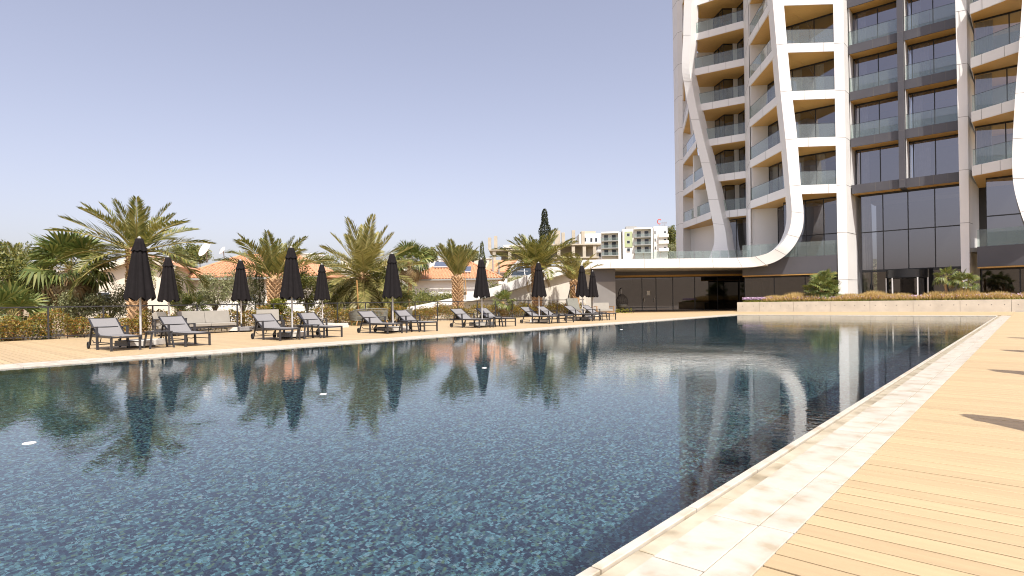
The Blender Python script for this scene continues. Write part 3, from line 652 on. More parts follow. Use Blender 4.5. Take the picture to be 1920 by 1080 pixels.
DRY = [frond_mesh('dry_frond', 1.0, .1, 26, .2, 'drygr', .010, -.3, 9)]
def date_palm(loc, th, tr, nf, fl, label, emin=-.15, emax=1.45, mk='frond', seed=0, dry=5, lean=(0,0), bulge=1.25, ang0=0, young=True, kmax=4):
    R_ = random.Random(seed); t_ = thing('date_palm', loc, label, 'palm', 'date palms behind the pool fence')
    m_ = MB(); prof = [(tr*1.25,-.2),(tr*1.05,.25)]+[(tr*(1+.12*math.sin(i)),.25+(th-.25)*i/6) for i in range(1,6)]+[(tr*bulge,th),(tr*.75,th+.22),(0.02,th+.4)]
    m_.lathe(prof, 14); rows_ = int(th/.11); 
    for r in range(rows_):
        z = .05+th*r/rows_*1.02; nb = 9
        for b_ in range(nb):
            an = 2*pi*(b_+.5*(r % 2))/nb+r*.05; rr = tr*(1.0+.15*z/th); tx,ty = -math.sin(an),math.cos(an); ox,oy = math.cos(an),math.sin(an); wv = rr*.34; k_ = R_.uniform(.8,1.25)
            m_.add([(ox*rr*.93-tx*wv,oy*rr*.93-ty*wv,z), (ox*rr*.93+tx*wv,oy*rr*.93+ty*wv,z), (ox*(rr+.11*k_),oy*(rr+.11*k_),z+.14), (ox*rr*.9,oy*rr*.9,z+.2), (ox*(rr+.02),oy*(rr+.02),z-.03)], [(4,1,2),(0,4,2),(0,2,3),(1,3,2)])
    m_.obj('trunk', M['bark'], t_)
    gold = pi*(3-math.sqrt(5))
    for i in range(nf):
        f_ = (i+.5)/nf; el = emax+(emin-emax)*f_**.85; an = ang0+i*gold+R_.uniform(-.2,.2); k_ = min(kmax, max(0, int(f_*3.4+R_.uniform(-.6,.6))))
        link('frond', FR[mk][k_], None, t_, (0.05*math.cos(an),.05*math.sin(an),th+.12-.18*f_), (R_.uniform(-.25,.25), -el, an), fl*R_.uniform(.85,1.1)*(.62+.38*min(1,f_*2.2) if young else 1-.12*abs(.5-f_)))
    for i in range(dry):
        an = i*2.1+.4; link('dry_frond', DRY[0], None, t_, (0,0,th-.05), (R_.uniform(-.4,.4), .75+R_.uniform(-.2,.3), an), fl*.6)
    return t_
def at_palm(px, py, X): v_ = AX(px, py, X); return (v_.x, v_.y, -.1), v_.z+.1
l_, h_ = at_palm(256,474,-27.3); date_palm(l_, h_, .27, 30, 3.0, 'date palm with wide drooping fronds behind the leftmost parasol', -.35, 1.40, seed=3, ang0=.4)
l_, h_ = at_palm(515,528,-27.6); date_palm(l_, h_, .27, 18, 3.0, 'date palm with upright fronds between two parasols, left of the rope sofa', .55, 1.5, seed=5, dry=2, kmax=2)
l_, h_ = at_palm(683,520,-28.5); date_palm(l_, h_, .34, 54, 3.3, 'fullest and densest date palm, with a thick scaly trunk behind the rope sofa', -.8, 1.45, 'frond2', seed=8, dry=12, young=False)
l_, h_ = at_palm(858,522,-27.4); date_palm(l_, h_, .27, 24, 2.45, 'date palm with short steep fronds in front of the lower end of the ramp', .92, 1.5, seed=12, dry=2, bulge=1.1, kmax=0)
v_ = W(1006,502,41.5); date_palm((v_.x,v_.y,-.1), v_.z+.1, .28, 40, 3.3, 'date palm before the ramp with a dark cypress rising behind its crown', .12, 1.45, seed=15, dry=4)
v_ = W(1077,530,43.5); date_palm((v_.x,v_.y,-.1), v_.z+.1, .25, 20, 2.45, 'slim yellowish date palm at the top of the ramp near the hanging chair', .75, 1.45, 'frond2', seed=21, dry=3)
v_ = W(28,512,27); date_palm((v_.x,v_.y,-.1), v_.z+.1, .2, 22, 2.0, 'date palm at the left edge of the view', -.2, 1.5, seed=31, dry=2)
# fan palms
def fan_mesh(name, m='fan', seg=26, spread=4.6, droop=.25, seed=1):
    R_ = random.Random(seed); m_ = MB(); m_.tube([(0,0,0),(.3,0,.03),(.6,0,.02)], [.014,.01,.008], 4, False); nr = len(m_.f); c_ = Vector((.6,0,.02))
    for i in range(seg):
        a_ = -spread/2+spread*(i+.5)/seg; d = Vector((math.cos(a_),math.sin(a_),0)); ln = .55*R_.uniform(.88,1.08)*(1-.12*abs(a_)/spread*2); wv = Vector((-d.y,d.x,0))*.034; z_ = .03*(1 if i % 2 else -1)
        mid = c_+d*ln*.6+Vector((0,0,z_)); e_ = c_+d*ln+Vector((0,0,-droop*ln*(.6+R_.random()*.7)))
        m_.add([c_, mid+wv, e_, mid-wv], [(0,1,2,3)])
    me = m_.mesh(name); me.materials.append(M['rachis']); me.materials.append(M[m]); me.polygons.foreach_set('material_index', [0]*nr+[1]*(len(m_.f)-nr)); return me
FAN = [fan_mesh('fan_leaf', droop=d_, seed=i) for i,d_ in enumerate((.1,.3,.6))]; FDRY = fan_mesh('dry_fan_leaf', 'drygr', 20, 3.2, .9, 7)
def fan_palm(loc, th, tr, nf, fl, label, dry=8, seed=0, group='fan palms behind the pool fence', emin=-.5):
    R_ = random.Random(seed); t_ = thing('fan_palm', loc, label, 'palm', group); m_ = MB()
    m_.tube([(R_.uniform(-.03,.03),R_.uniform(-.03,.03),th*i/6-.1*(i == 0)) for i in range(7)], [tr*1.3]+[tr*R_.uniform(.9,1.1) for _ in range(6)], 9); m_.obj('trunk', M['bark'], t_)
    for i in range(nf):
        f_ = (i+.5)/nf; el = 1.35+(emin-1.35)*f_; an = i*2.4+R_.uniform(-.2,.2)
        link('fan_leaf', FAN[min(2,int(f_*3))], None, t_, (0,0,th), (R_.uniform(-.5,.5), -el, an), fl*R_.uniform(.85,1.1))
    for i in range(dry): link('dry_fan_leaf', FDRY, None, t_, (0,0,th-.1), (R_.uniform(-.4,.4), .9+R_.uniform(-.2,.4), i*2.4), fl*.85)
    return t_
v_ = W(132,505,24); fan_palm((v_.x,v_.y,-.1), v_.z+.1, .2, 30, 1.55, 'fan palm with dry skirt left of the first date palm', 16, 2)
v_ = W(20,560,21.5); fan_palm((v_.x,v_.y,-.1), .8, .15, 20, 1.35, 'low fan palm spreading behind the fence at the left edge', 3, 4)
v_ = W(362,565,27.5); fan_palm((v_.x,v_.y,-.1), .95, .16, 16, .85, 'small fan palm in front of the tiled villa wall', 2, 6)
v_ = W(768,491,64); fan_palm((v_.x,v_.y,-.1), v_.z+.1, .22, 26, 2.4, 'tall slender fan palm beside the villa with solar panels', 22, 9)
v_ = W(943,566,38.5); fan_palm((v_.x,v_.y,-.1), 1.1, .14, 14, .9, 'young fan palm in front of the ramp wall', 1, 11)
v_ = AY(1541,545,47.2); fan_palm((v_.x,v_.y,.7), 1.0, .13, 16, 1.05, 'bushy many-headed fan palm in the planter left of the white column', 3, 13, 'palms in the planter', -.9)
for (dx,dy,th_,s_) in ((.45,.2,.55,14),(-.5,.1,.75,15),(.1,.5,1.5,16)):
    q = fan_palm((v_.x+dx,v_.y+dy,.7), th_, .1, 13, .95, '', 2, s_, 'palms in the planter', -.9); tag(q, {14:'short right-hand head of the palm clump left of the white column',15:'left-hand head of the palm clump left of the white column',16:'tallest head of the palm clump left of the white column'}[s_])
v_ = AY(1790,545,47.2)
for (dx,th_,fl_,s_,lb) in ((-.45,1.45,.8,17,'left taller palm with a bare stem in the planter before the lobby'),(.35,1.25,.75,18,'right forked palm with a curved stem in the planter before the lobby'),(.7,1.1,.7,19,'small palm leaning right in the planter before the lobby')): fan_palm((v_.x+dx,v_.y,.7), th_, .08, 11, fl_, lb, 1, s_, 'palms in the planter', -.6)

# ================================================================== HEDGE, SHRUBS, TREES
n = 62000; hy = rng.uniform(-1.5,37.5,n); top = .80+.13*np.sin(hy*1.7)+.12*np.sin(hy*4.1+1)+.07*np.sin(hy*9.3)
hp = np.stack([-26.25+rng.normal(0,.26,n), hy, top*rng.beta(2.0,1.2,n)], 1); hp[:,2] = np.maximum(hp[:,2],.03)
tag(leaves('hedge', hp, .075, .26, M['hedge'], None, .4), 'low photinia hedge with green and reddish leaves along the fence', 'hedge', kind='stuff')
m_ = MB()
for i in range(150):
    y = -1+i*.256; m_.tube([(-26.25,y,-.1),(-26.25+random.uniform(-.2,.2),y+random.uniform(-.2,.2),.6)], [.015,.006], 4, False)
tag(m_.obj('hedge_stems', M['trunk']), 'thin woody stems inside the photinia hedge', 'stems', kind='stuff')
def bush(name, loc, rad, label, cat, m, nc=40, per=130, size=.09, asp=.22, trunk=.0, group=None, tight=.3, zc=None, shell=.4):
    t_ = thing(name, loc, label, cat, group); zc = zc if zc is not None else rad[2]*.95+trunk
    m_ = MB(); n_ = 5
    m_.tube([(0,0,-.15),(.04,.02,zc*.35),(0,.0,zc)], [.05+rad[2]*.03,.035+rad[2]*.025,.02], 7)
    for i in range(n_):
        a_ = i*2*pi/n_+.3; m_.tube([(0.02,.01,zc*.4),(rad[0]*.35*math.cos(a_),rad[1]*.35*math.sin(a_),zc*.9),(rad[0]*.7*math.cos(a_),rad[1]*.7*math.sin(a_),zc+rad[2]*.3)], [.03+rad[2]*.012,.018,.006], 5, False)
    m_.obj('trunk', M['trunk'], t_)
    leaves('crown', clump_pts((0,0,zc), rad, nc, per, tight, shell), size, asp, M[m], t_, .2); return t_
GS = 'shrubs and small trees between the fence and the villas'
def bshrub(px, py, fw, rad, label, m, name='shrub', cat='shrub', **k):
    v_ = W(px, py, fw); bush(name, (v_.x,v_.y,-.1), rad, label, cat, m, zc=v_.z+.1, group=GS, **k)
bshrub(205,566,24.5,(1.05,1.05,.8),'rounded olive shrub behind the fence just left of the first parasol','olive', name='olive_shrub', size=.085)
bshrub(152,568,23.5,(.75,.75,.62),'smaller pale olive shrub left of the rounded one','olive', name='olive_shrub', size=.085)
bshrub(92,540,25,(1.5,1.3,1.1),'dense dark green shrub below the fan palm at the left','green', size=.12)
bshrub(55,518,26,(1.0,1.0,1.2),'tall feathery green shrub near the left edge','green', size=.12, asp=.12)
bshrub(5,520,24,(1.0,1.0,1.5),'dark green shrub cut by the left edge','green', size=.12)
bshrub(402,547,30,(.85,.85,1.0),'olive tree in front of the tiled villa, left of the third parasol','olive', name='olive_tree', cat='tree', size=.09)
bshrub(455,545,30,(1.0,1.0,1.2),'olive tree partly behind the third parasol','olive', name='olive_tree', cat='tree', size=.09)
bshrub(335,560,32,(.5,.5,.8),'narrow green shrub right of the second parasol','green', size=.09)
bshrub(575,545,31,(.8,.8,1.15),'leafy green shrub between the fourth and fifth parasols','green', size=.1)
bshrub(628,555,33,(1.0,1.0,1.0),'green shrub below the fullest date palm, left side','green', size=.1)
bshrub(715,545,33,(.9,.9,1.4),'dark green shrub behind the sixth parasol','green', size=.11)
bshrub(745,560,34,(.9,.9,1.0),'green shrub right of the sixth parasol','green', size=.1)
bshrub(790,566,52,(2.2,2.0,1.1),'broad green bush below the villa with solar panels','green', size=.16)
bshrub(835,566,56,(2.4,2.0,1.0),'low green bush between the ramp and the solar-panel villa','green', size=.16)
bshrub(520,578,27.2,(.55,.5,.5),'small yellow-green shrub beside the second date palm trunk','cover', size=.09)
bshrub(930,552,60,(2.0,1.8,1.2),'green bush above the ramp behind the seventh parasol','green', size=.16)
bshrub(346,476,75,(1.9,1.9,1.7),'dark green tree behind the villa roof, left of the large dish','green', name='tree', cat='tree', size=.25)
bshrub(369,478,78,(1.5,1.5,1.2),'lighter tree behind the villa roof just beside the large dish','olive', name='tree', cat='tree', size=.25)
bshrub(1258,452,230,(2.2,2.2,5.5),'tree at the right end of the apartment block by the tower','green', name='tree', cat='tree', size=.6)
bshrub(1262,475,220,(4,4,3),'low trees below the apartment block by the tower','olive', name='tree', cat='tree', size=.6)
bshrub(800,480,120,(2,2,1.6),'small round tree on the skyline left of the solar-panel villa','green', name='tree', cat='tree', size=.4)
bshrub(884,478,160,(2.0,2.0,2.0),'pale tree behind the seventh parasol on the skyline','olive', name='tree', cat='tree', size=.4)
bshrub(600,500,95,(4.5,4,1.9),'yellowish tree behind the tiled roof near the fifth parasol','olive', name='tree', cat='tree', size=.3)
# cypresses
def cypress(px, ytop, ybot, fw, r, label, m='cyp', n=5000):
    p, q = W(px, ytop, fw), W(px, ybot, fw); t_ = thing('cypress', (q.x,q.y,q.z), label, 'cypress', 'cypresses'); h = p.z-q.z
    MB().tube([(0,0,-.2),(0,0,h*.8)], [r*.25,.02], 6).obj('trunk', M['trunk'], t_)
    z = rng.beta(1.15,1.35,n)*h; rr = r*np.sqrt(np.clip(np.sin(np.pi*np.clip(z/h,.03,1)**.62),0,1))*(.72+.35*rng.random(n))*(1+.15*np.sin(z*7/h*3)); a_ = rng.uniform(0,2*pi,n)
    leaves('crown', np.stack([rr*np.cos(a_),rr*np.sin(a_),z],1), h*.028, .22, M[m], t_, 1.2)
cypress(1023,391,520,95,1.05,'tall dark cypress rising above the palm before the ramp')
cypress(905,452,560,40,.28,'thin young cypress beside the seventh parasol','cypl',2500)
cypress(487,495,590,30,.27,'slim young cypress in front of the villa wall','cypl',3000)
cypress(340,545,592,30,.24,'short slim cypress right of the second parasol','cypl',1500)
# stakes of the young trees
for i,(px,y0,y1,fw,lb) in enumerate(((669,525,590,31,'orange wooden stake beside the fullest date palm'),(765,545,600,36,'orange wooden stake below the slender fan palm'),(871,508,560,46,'wooden stake right of the palm before the ramp'))):
    p,q = W(px,y0,fw), W(px+4,y1,fw); m_ = MB(); m_.tube([(0,0,0),(p.x-q.x,p.y-q.y,p.z-q.z)], .04, 6); o = m_.obj('wooden_stake', M['teak'], None, q); tag(o, lb, 'stake')

# ================================================================== FENCE
fn = thing('fence', (-25.62,0,0), 'dark metal fence with thin wires in front of the hedge', 'fence')
def fpt(y): return 0 if y < 30 else (y-30)*.12
ys_ = [-2+1.62*i for i in range(25)]
for y in ys_: MB().box(-.02,.02,y-.025,y+.025,-.1,1.105).obj('post', M['alu'], fn)
MB().box(-.03,.03,-2.1,37,1.105,1.15).obj('top_rail', M['alu'], fn)
MB().box(-.012,.012,-2.1,37,.09,.12).obj('bottom_rail', M['alu'], fn)
for z in (.3,.5,.7,.9): MB().bar((0,-2.1,z), (0,37,z), .007).obj('wire', M['alu'], fn)

# ================================================================== PARASOLS
def make_parasol():
    t_ = thing('parasol', (0,0,0), '', 'parasol'); nseg = 64
    def fold(prof, amp, k, scal, z_of):
        m_ = MB(); vs_ = []
        for i,(r,z) in enumerate(prof):
            f_ = i/(len(prof)-1)
            for j_ in range(nseg):
                a_ = 2*pi*j_/nseg; c_ = math.cos(k*a_); pl_ = 1+amp*(c_-.25*math.cos(2*k*a_)+.22*math.sin(3*a_+1)*f_)
                zz = z+(scal*(.5+.5*c_) if i == len(prof)-1 else 0); vs_.append((r*pl_*math.cos(a_),r*pl_*math.sin(a_),zz))
        n_ = len(prof); m_.add(vs_, [(i*nseg+(j_+1)%nseg,i*nseg+j_,(i+1)*nseg+j_,(i+1)*nseg+(j_+1)%nseg) for i in range(n_-1) for j_ in range(nseg)], True); return m_
    fold([(.13,2.62),(.17,2.50),(.205,2.25),(.245,1.95),(.29,1.65),(.335,1.40),(.345,1.24)], .13, 8, .10, 0).obj('canopy', M['cloth'], t_)
    fold([(.03,2.93),(.085,2.92),(.115,2.80),(.15,2.68),(.185,2.57)], .07, 8, .03, 0).obj('vent_cap', M['cloth'], t_)
    MB().tube([(0,0,.05),(0,0,2.93)], .028, 12).obj('pole', M['pole'], t_)
    MB().lathe([(.045,2.925),(.04,2.96),(.012,2.985),(0,2.99)], 12).obj('finial', M['gutter'], t_)
    b_ = MB().box(-.40,.40,-.04,.04,.01,.05).box(-.04,.04,-.40,.40,.012,.052).obj('base_cross', M['alu'], t_)
    MB().tube([(0,0,.05),(0,0,.34)], .036, 12).obj('base_sleeve', M['alu'], b_)
    for i,(sx,sy) in enumerate(((-1,-1),(-1,1),(1,-1),(1,1))):
        q = MB(); a0,a1 = sorted((sx*.045,sx*.42)); b0,b1 = sorted((sy*.045,sy*.42)); q.box(a0,a1,b0,b1,.06,.14).box(a0+.005,a1-.005,b0+.005,b1-.005,.143,.2); q.obj('paver', M['paver' if sy < 0 else 'paverd'], t_)
    return t_
par = make_parasol()
GP = 'closed black parasols round the pool'
PX0 = -17.97
pspots = [(PX0,5.12,'nearest and largest closed black parasol on the left, beside the nearest lounger'),(PX0,9.44,'closed black parasol in the front row between the third and fourth loungers'),(PX0,13.44,'closed black parasol in the front row between the fifth and sixth loungers'),(PX0,18.2,'closed black parasol in the front row before the lower ramp'),(PX0,22.15,'closed black parasol in the front row before the middle of the ramp'),(PX0,25.82,'farthest closed black parasol of the front row, left of the grey wall'),
 (-24.2,7.83,'closed black parasol of the back row behind the grey sofa'),(-24.4,10.6,'closed black parasol of the back row right of the grey sofa'),(-24.7,14.47,'smallest closed black parasol of the back row by the rope sofa'),(-21.1,31.5,'closed black parasol beside the farthest front one, before the grey wall')]
for y,wh in ((6.62,'nearest'),(10.78,'second nearest'),(14.71,'third'),(19.0,'farthest')): pspots.append((-.45+2.97/math.tan(EL)*math.cos(AZ), y+2.97/math.tan(EL)*math.sin(AZ), wh+' of the closed black parasols whose shadows fall on the right-hand deck'))
for i,(x,y,lb) in enumerate(pspots): place(par, i == 0, (x,y,0), random.uniform(0,6), lb, GP if i < 10 else 'parasols on the right-hand deck')

# ================================================================== LOUNGERS
def make_lounger():
    t_ = thing('sun_lounger', (0,0,0), '', 'sun lounger'); wd = .31; zs = .34; A = M['alu']
    f_ = MB()
    for sg in (-1,1): f_.bar((-.93,sg*wd,zs), (.93,sg*wd,zs), .035, .05)
    for x in (-.93,-.25,.93): f_.bar((x,-wd,zs-.002), (x,wd,zs-.002), .035, .04)
    f_.obj('frame', A, t_)
    for sg in (-1,1):
        MB().bar((.90,sg*wd,0), (.90,sg*wd,zs-.02), .05, .04, (1,0,0)).obj('leg', A, t_)
        MB().bar((-.10,sg*(wd+.03),0), (-.14,sg*(wd+.03),.57), .055, .035, (1,0,0)).obj('leg', A, t_)
        a_ = MB().bar((-.12,sg*(wd+.03),.58), (-.55,sg*(wd+.03),.565), .05, .03).bar((-.55,sg*(wd+.03),.57), (-.76,sg*(wd+.03),.10), .045, .03); a_.obj('armrest', A, t_)
        MB().tube([(-.70,sg*(wd-.02),.22),(-.62,sg*(wd-.02),.17),(-.2,sg*(wd-.02),.165),(-.05,sg*(wd-.02),.2),(.02,sg*(wd-.02),.3)], .012, 6).obj('side_stay', A, t_)
        w_ = MB(); w_.v = []; n_ = 16
        for x_ in (0,):
            prof = [(.062,-.018),(.092,-.018),(.096,0),(.092,.018),(.062,.018),(.062,-.018)]
            vs_ = [(r*math.cos(2*pi*j_/n_), z, r*math.sin(2*pi*j_/n_)) for r,z in prof for j_ in range(n_)]
            w_.add(vs_, [(i*n_+j_,i*n_+(j_+1)%n_,(i+1)*n_+(j_+1)%n_,(i+1)*n_+j_) for i in range(5) for j_ in range(n_)], True)
        wo = w_.obj('wheel', M['tyre'], t_, (-.80,sg*(wd+.05),.096))
        h_ = MB()
        for j_ in range(3): a_ = j_*pi/3+.3; h_.bar((-.064*math.cos(a_),0,-.064*math.sin(a_)), (.064*math.cos(a_),0,.064*math.sin(a_)), .018, .02, (0,1,0))
        h_.obj('spokes', M['tyre'], wo)
        MB().bar((.90,sg*wd,.20), (-.10,sg*wd,.19), .022, .022).obj('side_rail', A, t_)
    MB().tube([(-.80,-wd-.03,.096),(-.80,wd+.03,.096)], .012, 6).obj('axle', A, t_)
    def sling(name, p0, p1, sag):
        m_ = MB(); nx_,ny_ = 10,6; vs_ = []
        for i in range(nx_+1):
            for j_ in range(ny_+1):
                u_,v_ = i/nx_,j_/ny_; q = Vector(p0).lerp(Vector(p1),u_); vs_.append((q.x,-wd+.02+2*(wd-.02)*v_,q.z-sag*math.sin(pi*v_)*(.5+.5*math.sin(pi*u_))))
        m_.add(vs_, [(i*(ny_+1)+j_,(i+1)*(ny_+1)+j_,(i+1)*(ny_+1)+j_+1,i*(ny_+1)+j_+1) for i in range(nx_) for j_ in range(ny_)], True); return m_.obj(name, M['sling'], t_)
    sling('sling_seat', (-.24,0,zs+.03), (.92,0,zs+.03), .02)
    p0, p1 = Vector((-.24,0,zs+.03)), Vector((-.93,0,.80)); sling('sling_back', p0, p1, .015)
    b_ = MB()
    for sg in (-1,1): b_.bar(p0+Vector((0,sg*wd,-.012)), p1+Vector((0,sg*wd,-.012)), .035, .035)
    b_.bar(p1+Vector((0,-wd,-.013)), p1+Vector((0,wd,-.013)), .03, .03); b_.obj('back_frame', A, t_)
    MB().bar((-.55,0,.575), (-.72,0,.30), .5, .02).obj('back_support', A, t_)
    return t_
lo = make_lounger()
names = ['nearest grey sling sun lounger at the left end of the row','second sun lounger from the left, in front of the grey sofa','third sun lounger from the left, beside the second front parasol','fourth sun lounger, its back shaded by the second front parasol','fifth sun lounger, before the rope armchair','sixth sun lounger, with foot end right of the third front parasol','seventh sun lounger, before the palm at the lower ramp','eighth sun lounger, half behind the parasol at the lower ramp','ninth sun lounger from the left, under the middle of the ramp','tenth sun lounger, behind the parasol at the middle of the ramp','eleventh sun lounger, before the hanging chair','farthest sun lounger at the right end of the row']
for i,y in enumerate((4.46,6.14,8.78,10.3,12.72,14.36,17.36,18.86,21.95,23.25,25.45,27.1)): place(lo, i == 0, (-17.83+random.uniform(-.06,.06),y,0), random.uniform(-.04,.04), names[i], 'sun loungers along the left side of the pool')
# side tables
def make_table():
    t_ = thing('side_table', (0,0,0), '', 'side table'); MB().box(-.24,.24,-.26,.26,.415,.44).obj('table_top', M['alu'], t_)
    for sx in (-1,1):
        for sy in (-1,1): MB().bar((sx*.24,sy*.28,0), (sx*.20,sy*.22,.415), .04).obj('leg', M['alu'], t_)
    return t_
tb = make_table()
for i,(y,lb) in enumerate(((5.30,'nearest dark side table between the first two loungers'),(9.55,'dark side table between the third and fourth loungers'),(13.55,'dark side table between the fifth and sixth loungers'),(18.1,'dark side table between the seventh and eighth loungers'),(22.65,'dark side table between the ninth and tenth loungers'),(26.3,'farthest dark side table between the last two loungers'))): place(tb, i == 0, (-17.15,y,0), random.uniform(-.1,.1), lb, 'side tables between the loungers')
# white folded towels on the deck behind the fourth lounger
o = MB().box(-.25,.25,-.6,.6,.0,.10).box(-.23,.23,-.57,.57,.103,.19).obj('paving_block', M['paver'], None, (-23.9,14.6,0)); tag(o, 'white slab lying on the deck under the smallest back-row parasol', 'block')

# ================================================================== LOUNGE FURNITURE
def cushion(m_, x0, x1, y0, y1, z0, z1, r=.05, M_=None):
    vs_ = []; lv = [(z0,r),(z0+r*.5,0),(z1-r*.5,0),(z1,r)]
    for z,i in lv: vs_ += [(x0+i,y0+i,z),(x1-i,y0+i,z),(x1-i,y1-i,z),(x0+i,y1-i,z)]
    if M_ is not None: vs_ = [M_ @ Vector(p) for p in vs_]
    return m_.add(vs_, [(3,2,1,0),(12,13,14,15)]+[(k*4+a_,k*4+(a_+1)%4,k*4+4+(a_+1)%4,k*4+4+a_) for k in range(3) for a_ in range(4)])
def sofa(loc, rz, wd, n, label, name='sofa', cat='sofa', fm='alu', arms=(1,1), dp=.78):
    t_ = thing(name, loc, label, cat, None, rz); A = M[fm]; h = wd/2
    MB().box(-dp/2,dp/2,-h,h,.20,.26).obj('seat_frame', A, t_)
    for sx in (-1,1):
        for sy in (-1,1): MB().bar((sx*(dp/2-.03),sy*(h-.03),0), (sx*(dp/2-.03),sy*(h-.03),.62 if arms[0 if sy < 0 else 1] else .2), .05).obj('leg', A, t_)
    for k_,sy in enumerate((-1,1)):
        if arms[k_]: MB().box(-dp/2,dp/2,sy*(h-.03)-.035,sy*(h-.03)+.035,.60,.64).obj('armrest', A, t_)
    Mx = Matrix.Translation((-dp/2+.06,0,.36)) @ Matrix.Rotation(-.28,4,'Y')
    for i in range(n):
        a_,b_ = -h+.07+(wd-.14)*i/n+.008, -h+.07+(wd-.14)*(i+1)/n-.008
        cushion(MB(), -dp/2+.12, dp/2-.01, a_, b_, .265, .41).obj('seat_cushion', M['cushion'], t_)
        cushion(MB(), -.02, .14, a_, b_, .0, .52, .04, Mx).obj('back_cushion', M['cushion'], t_)
    MB().bar((-dp/2+.02,-h+.03,.60), (-dp/2+.02,h-.03,.60), .04, .05).obj('back_rail', A, t_); return t_
sofa((-24.6,9.35,0), 0, 2.1, 2, 'beige cushioned sofa with charcoal frame by the fence behind the second lounger')
sofa((-23.75,7.75,0), .9, .95, 1, 'beige cushioned armchair with charcoal arms left of the beige sofa', 'armchair', 'armchair')
sofa((-24.4,11.75,0), -.35, 1.05, 1, 'beige cushioned armchair behind the third lounger', 'armchair', 'armchair')
def rope_seat(loc, rz, wd, label, name='rope_sofa', cat='sofa'):
    t_ = thing(name, loc, label, cat, 'rope lounge seats', rz); h = wd/2; dp = .8
    path = [(dp/2,-h),(dp/4,-h-.03),(-dp/4,-h+.02),(-dp/2,-h+.22),(-dp/2-.03,0),(-dp/2,h-.22),(-dp/4,h-.02),(dp/4,h+.03),(dp/2,h)]
    pp = dens(path, 10); zt = [.60+.22*math.sin(pi*i/(len(pp)-1))**1.5 for i in range(len(pp))]
    MB().tube([(p[0]*1.04,p[1]*1.04,z) for p,z in zip(pp,zt)], .022, 6).obj('top_rail', M['rope'], t_)
    m_ = MB()
    for i,(p,z) in enumerate(zip(pp,zt)): m_.tube([(p[0]*.97,p[1]*.97,.28),(p[0]*1.04,p[1]*1.04,z)], .011, 4, False)
    for t_z in (.38,.46,.54,.60,.66,.72):
        seg = [(p[0]*(.97+.07*(t_z-.28)/(z-.28)),p[1]*(.97+.07*(t_z-.28)/(z-.28)),t_z) for p,z in zip(pp,zt) if z > t_z+.02]
        if len(seg) > 3: m_.tube(seg, .013, 4, False)
    tag(m_.obj('rope_weave', M['rope'], t_), kind='stuff')
    MB().box(-dp/2+.04,dp/2-.02,-h+.03,h-.03,.25,.29).obj('seat_base', M['rope'], t_)
    cushion(MB(), -dp/2+.08,dp/2-.03,-h+.06,h-.06,.29,.43).obj('seat_cushion', M['rope'], t_)
    for sx in (-1,1):
        for sy in (-1,1): MB().tube([(sx*.30,sy*(h-.16),.26),(sx*.36,sy*(h-.1),.14),(sx*.38,sy*(h-.06),0)], [.035,.03,.022], 7).obj('leg', M['teak'], t_)
    return t_
rope_seat((-24.55,16.95,0), pi-.25, 1.75, 'grey rope sofa with curved back and teak legs before the fullest palm')
rope_seat((-24.6,19.1,0), pi+.9, .95, 'grey rope armchair with teak legs just left of the third front parasol', 'rope_armchair', 'armchair')
v_ = W(1131,590,41); sofa((v_.x,v_.y,0), -.55, 1.35, 1, 'beige sofa with timber base in front of the grey wall', 'sofa', 'sofa', 'teak')
def hang_chair(loc, rz, label, basket, arch=True):
    t_ = thing('hanging_chair', loc, label, 'hanging chair', None, rz)
    MB().tube([(-.55,0,.05),(-.75,0,.6),(-.72,0,1.3),(-.5,0,1.85),(-.15,0,2.05),(.05,0,1.98)], .03, 8).obj('arched_stand', M['alu'], t_)
    m_ = MB(); m_.tube([(.5*math.cos(a_*pi/8)-.1,.5*math.sin(a_*pi/8),.03) for a_ in range(17)], .025, 6); m_.obj('ring_base', M['alu'], t_)
    MB().tube([(.05,0,1.98),(.05,0,1.55)], .012, 6).obj('hanger', M['pole'], t_)
    if basket == 'egg':
        m_ = MB(); nr,ns = 12,18
        for j_ in range(nr+1):       # woven ribs of the open egg
            z = .35+1.2*j_/nr; r = .52*math.sin(pi*min(.97,max(.06,(j_/nr)*.86+.10)))**.8; a0,a1 = .75,2*pi-.75
            m_.tube([(.05+r*math.cos(a0+(a1-a0)*q/16),r*math.sin(a0+(a1-a0)*q/16),z) for q in range(17)], .013, 4, False)
        for q in range(15):
            an = .75+(2*pi-1.5)*q/14; m_.tube([(.05+.52*math.sin(pi*min(.97,max(.06,(j_/nr)*.86+.10)))**.8*math.cos(an),.52*math.sin(pi*min(.97,max(.06,(j_/nr)*.86+.10)))**.8*math.sin(an),.35+1.2*j_/nr) for j_ in range(nr+1)], .012, 4, False)
        tag(m_.obj('woven_shell', M['alu'], t_), kind='stuff'); m_ = MB(); m_.lathe([(.02,.36),(.34,.42),(.44,.55),(.40,.68),(.02,.72)], 16, (.05,0,0)); m_.obj('seat_cushion', M['rope'], t_)
    else:
        Mx = Matrix.Translation((-.15,0,.5)) @ Matrix.Rotation(-.35,4,'Y'); cushion(MB(),-.05,.08,-.42,.42,0,.75,.05,Mx).obj('back_cushion', M['rope'], t_); cushion(MB(),-.15,.5,-.42,.42,.42,.54,.04).obj('seat_cushion', M['cushion'], t_)
    return t_
v_ = W(1079,590,36.5); hang_chair((v_.x,v_.y,0), -.3, 'hanging swing seat with grey cushions on an arched stand behind the eleventh lounger', 'seat')
v_ = G(1166,585.9); hang_chair((v_.x,v_.y,0), -.6, 'dark woven egg-shaped hanging chair before the dark glass front', 'egg')
v_ = G(1163,586.5)
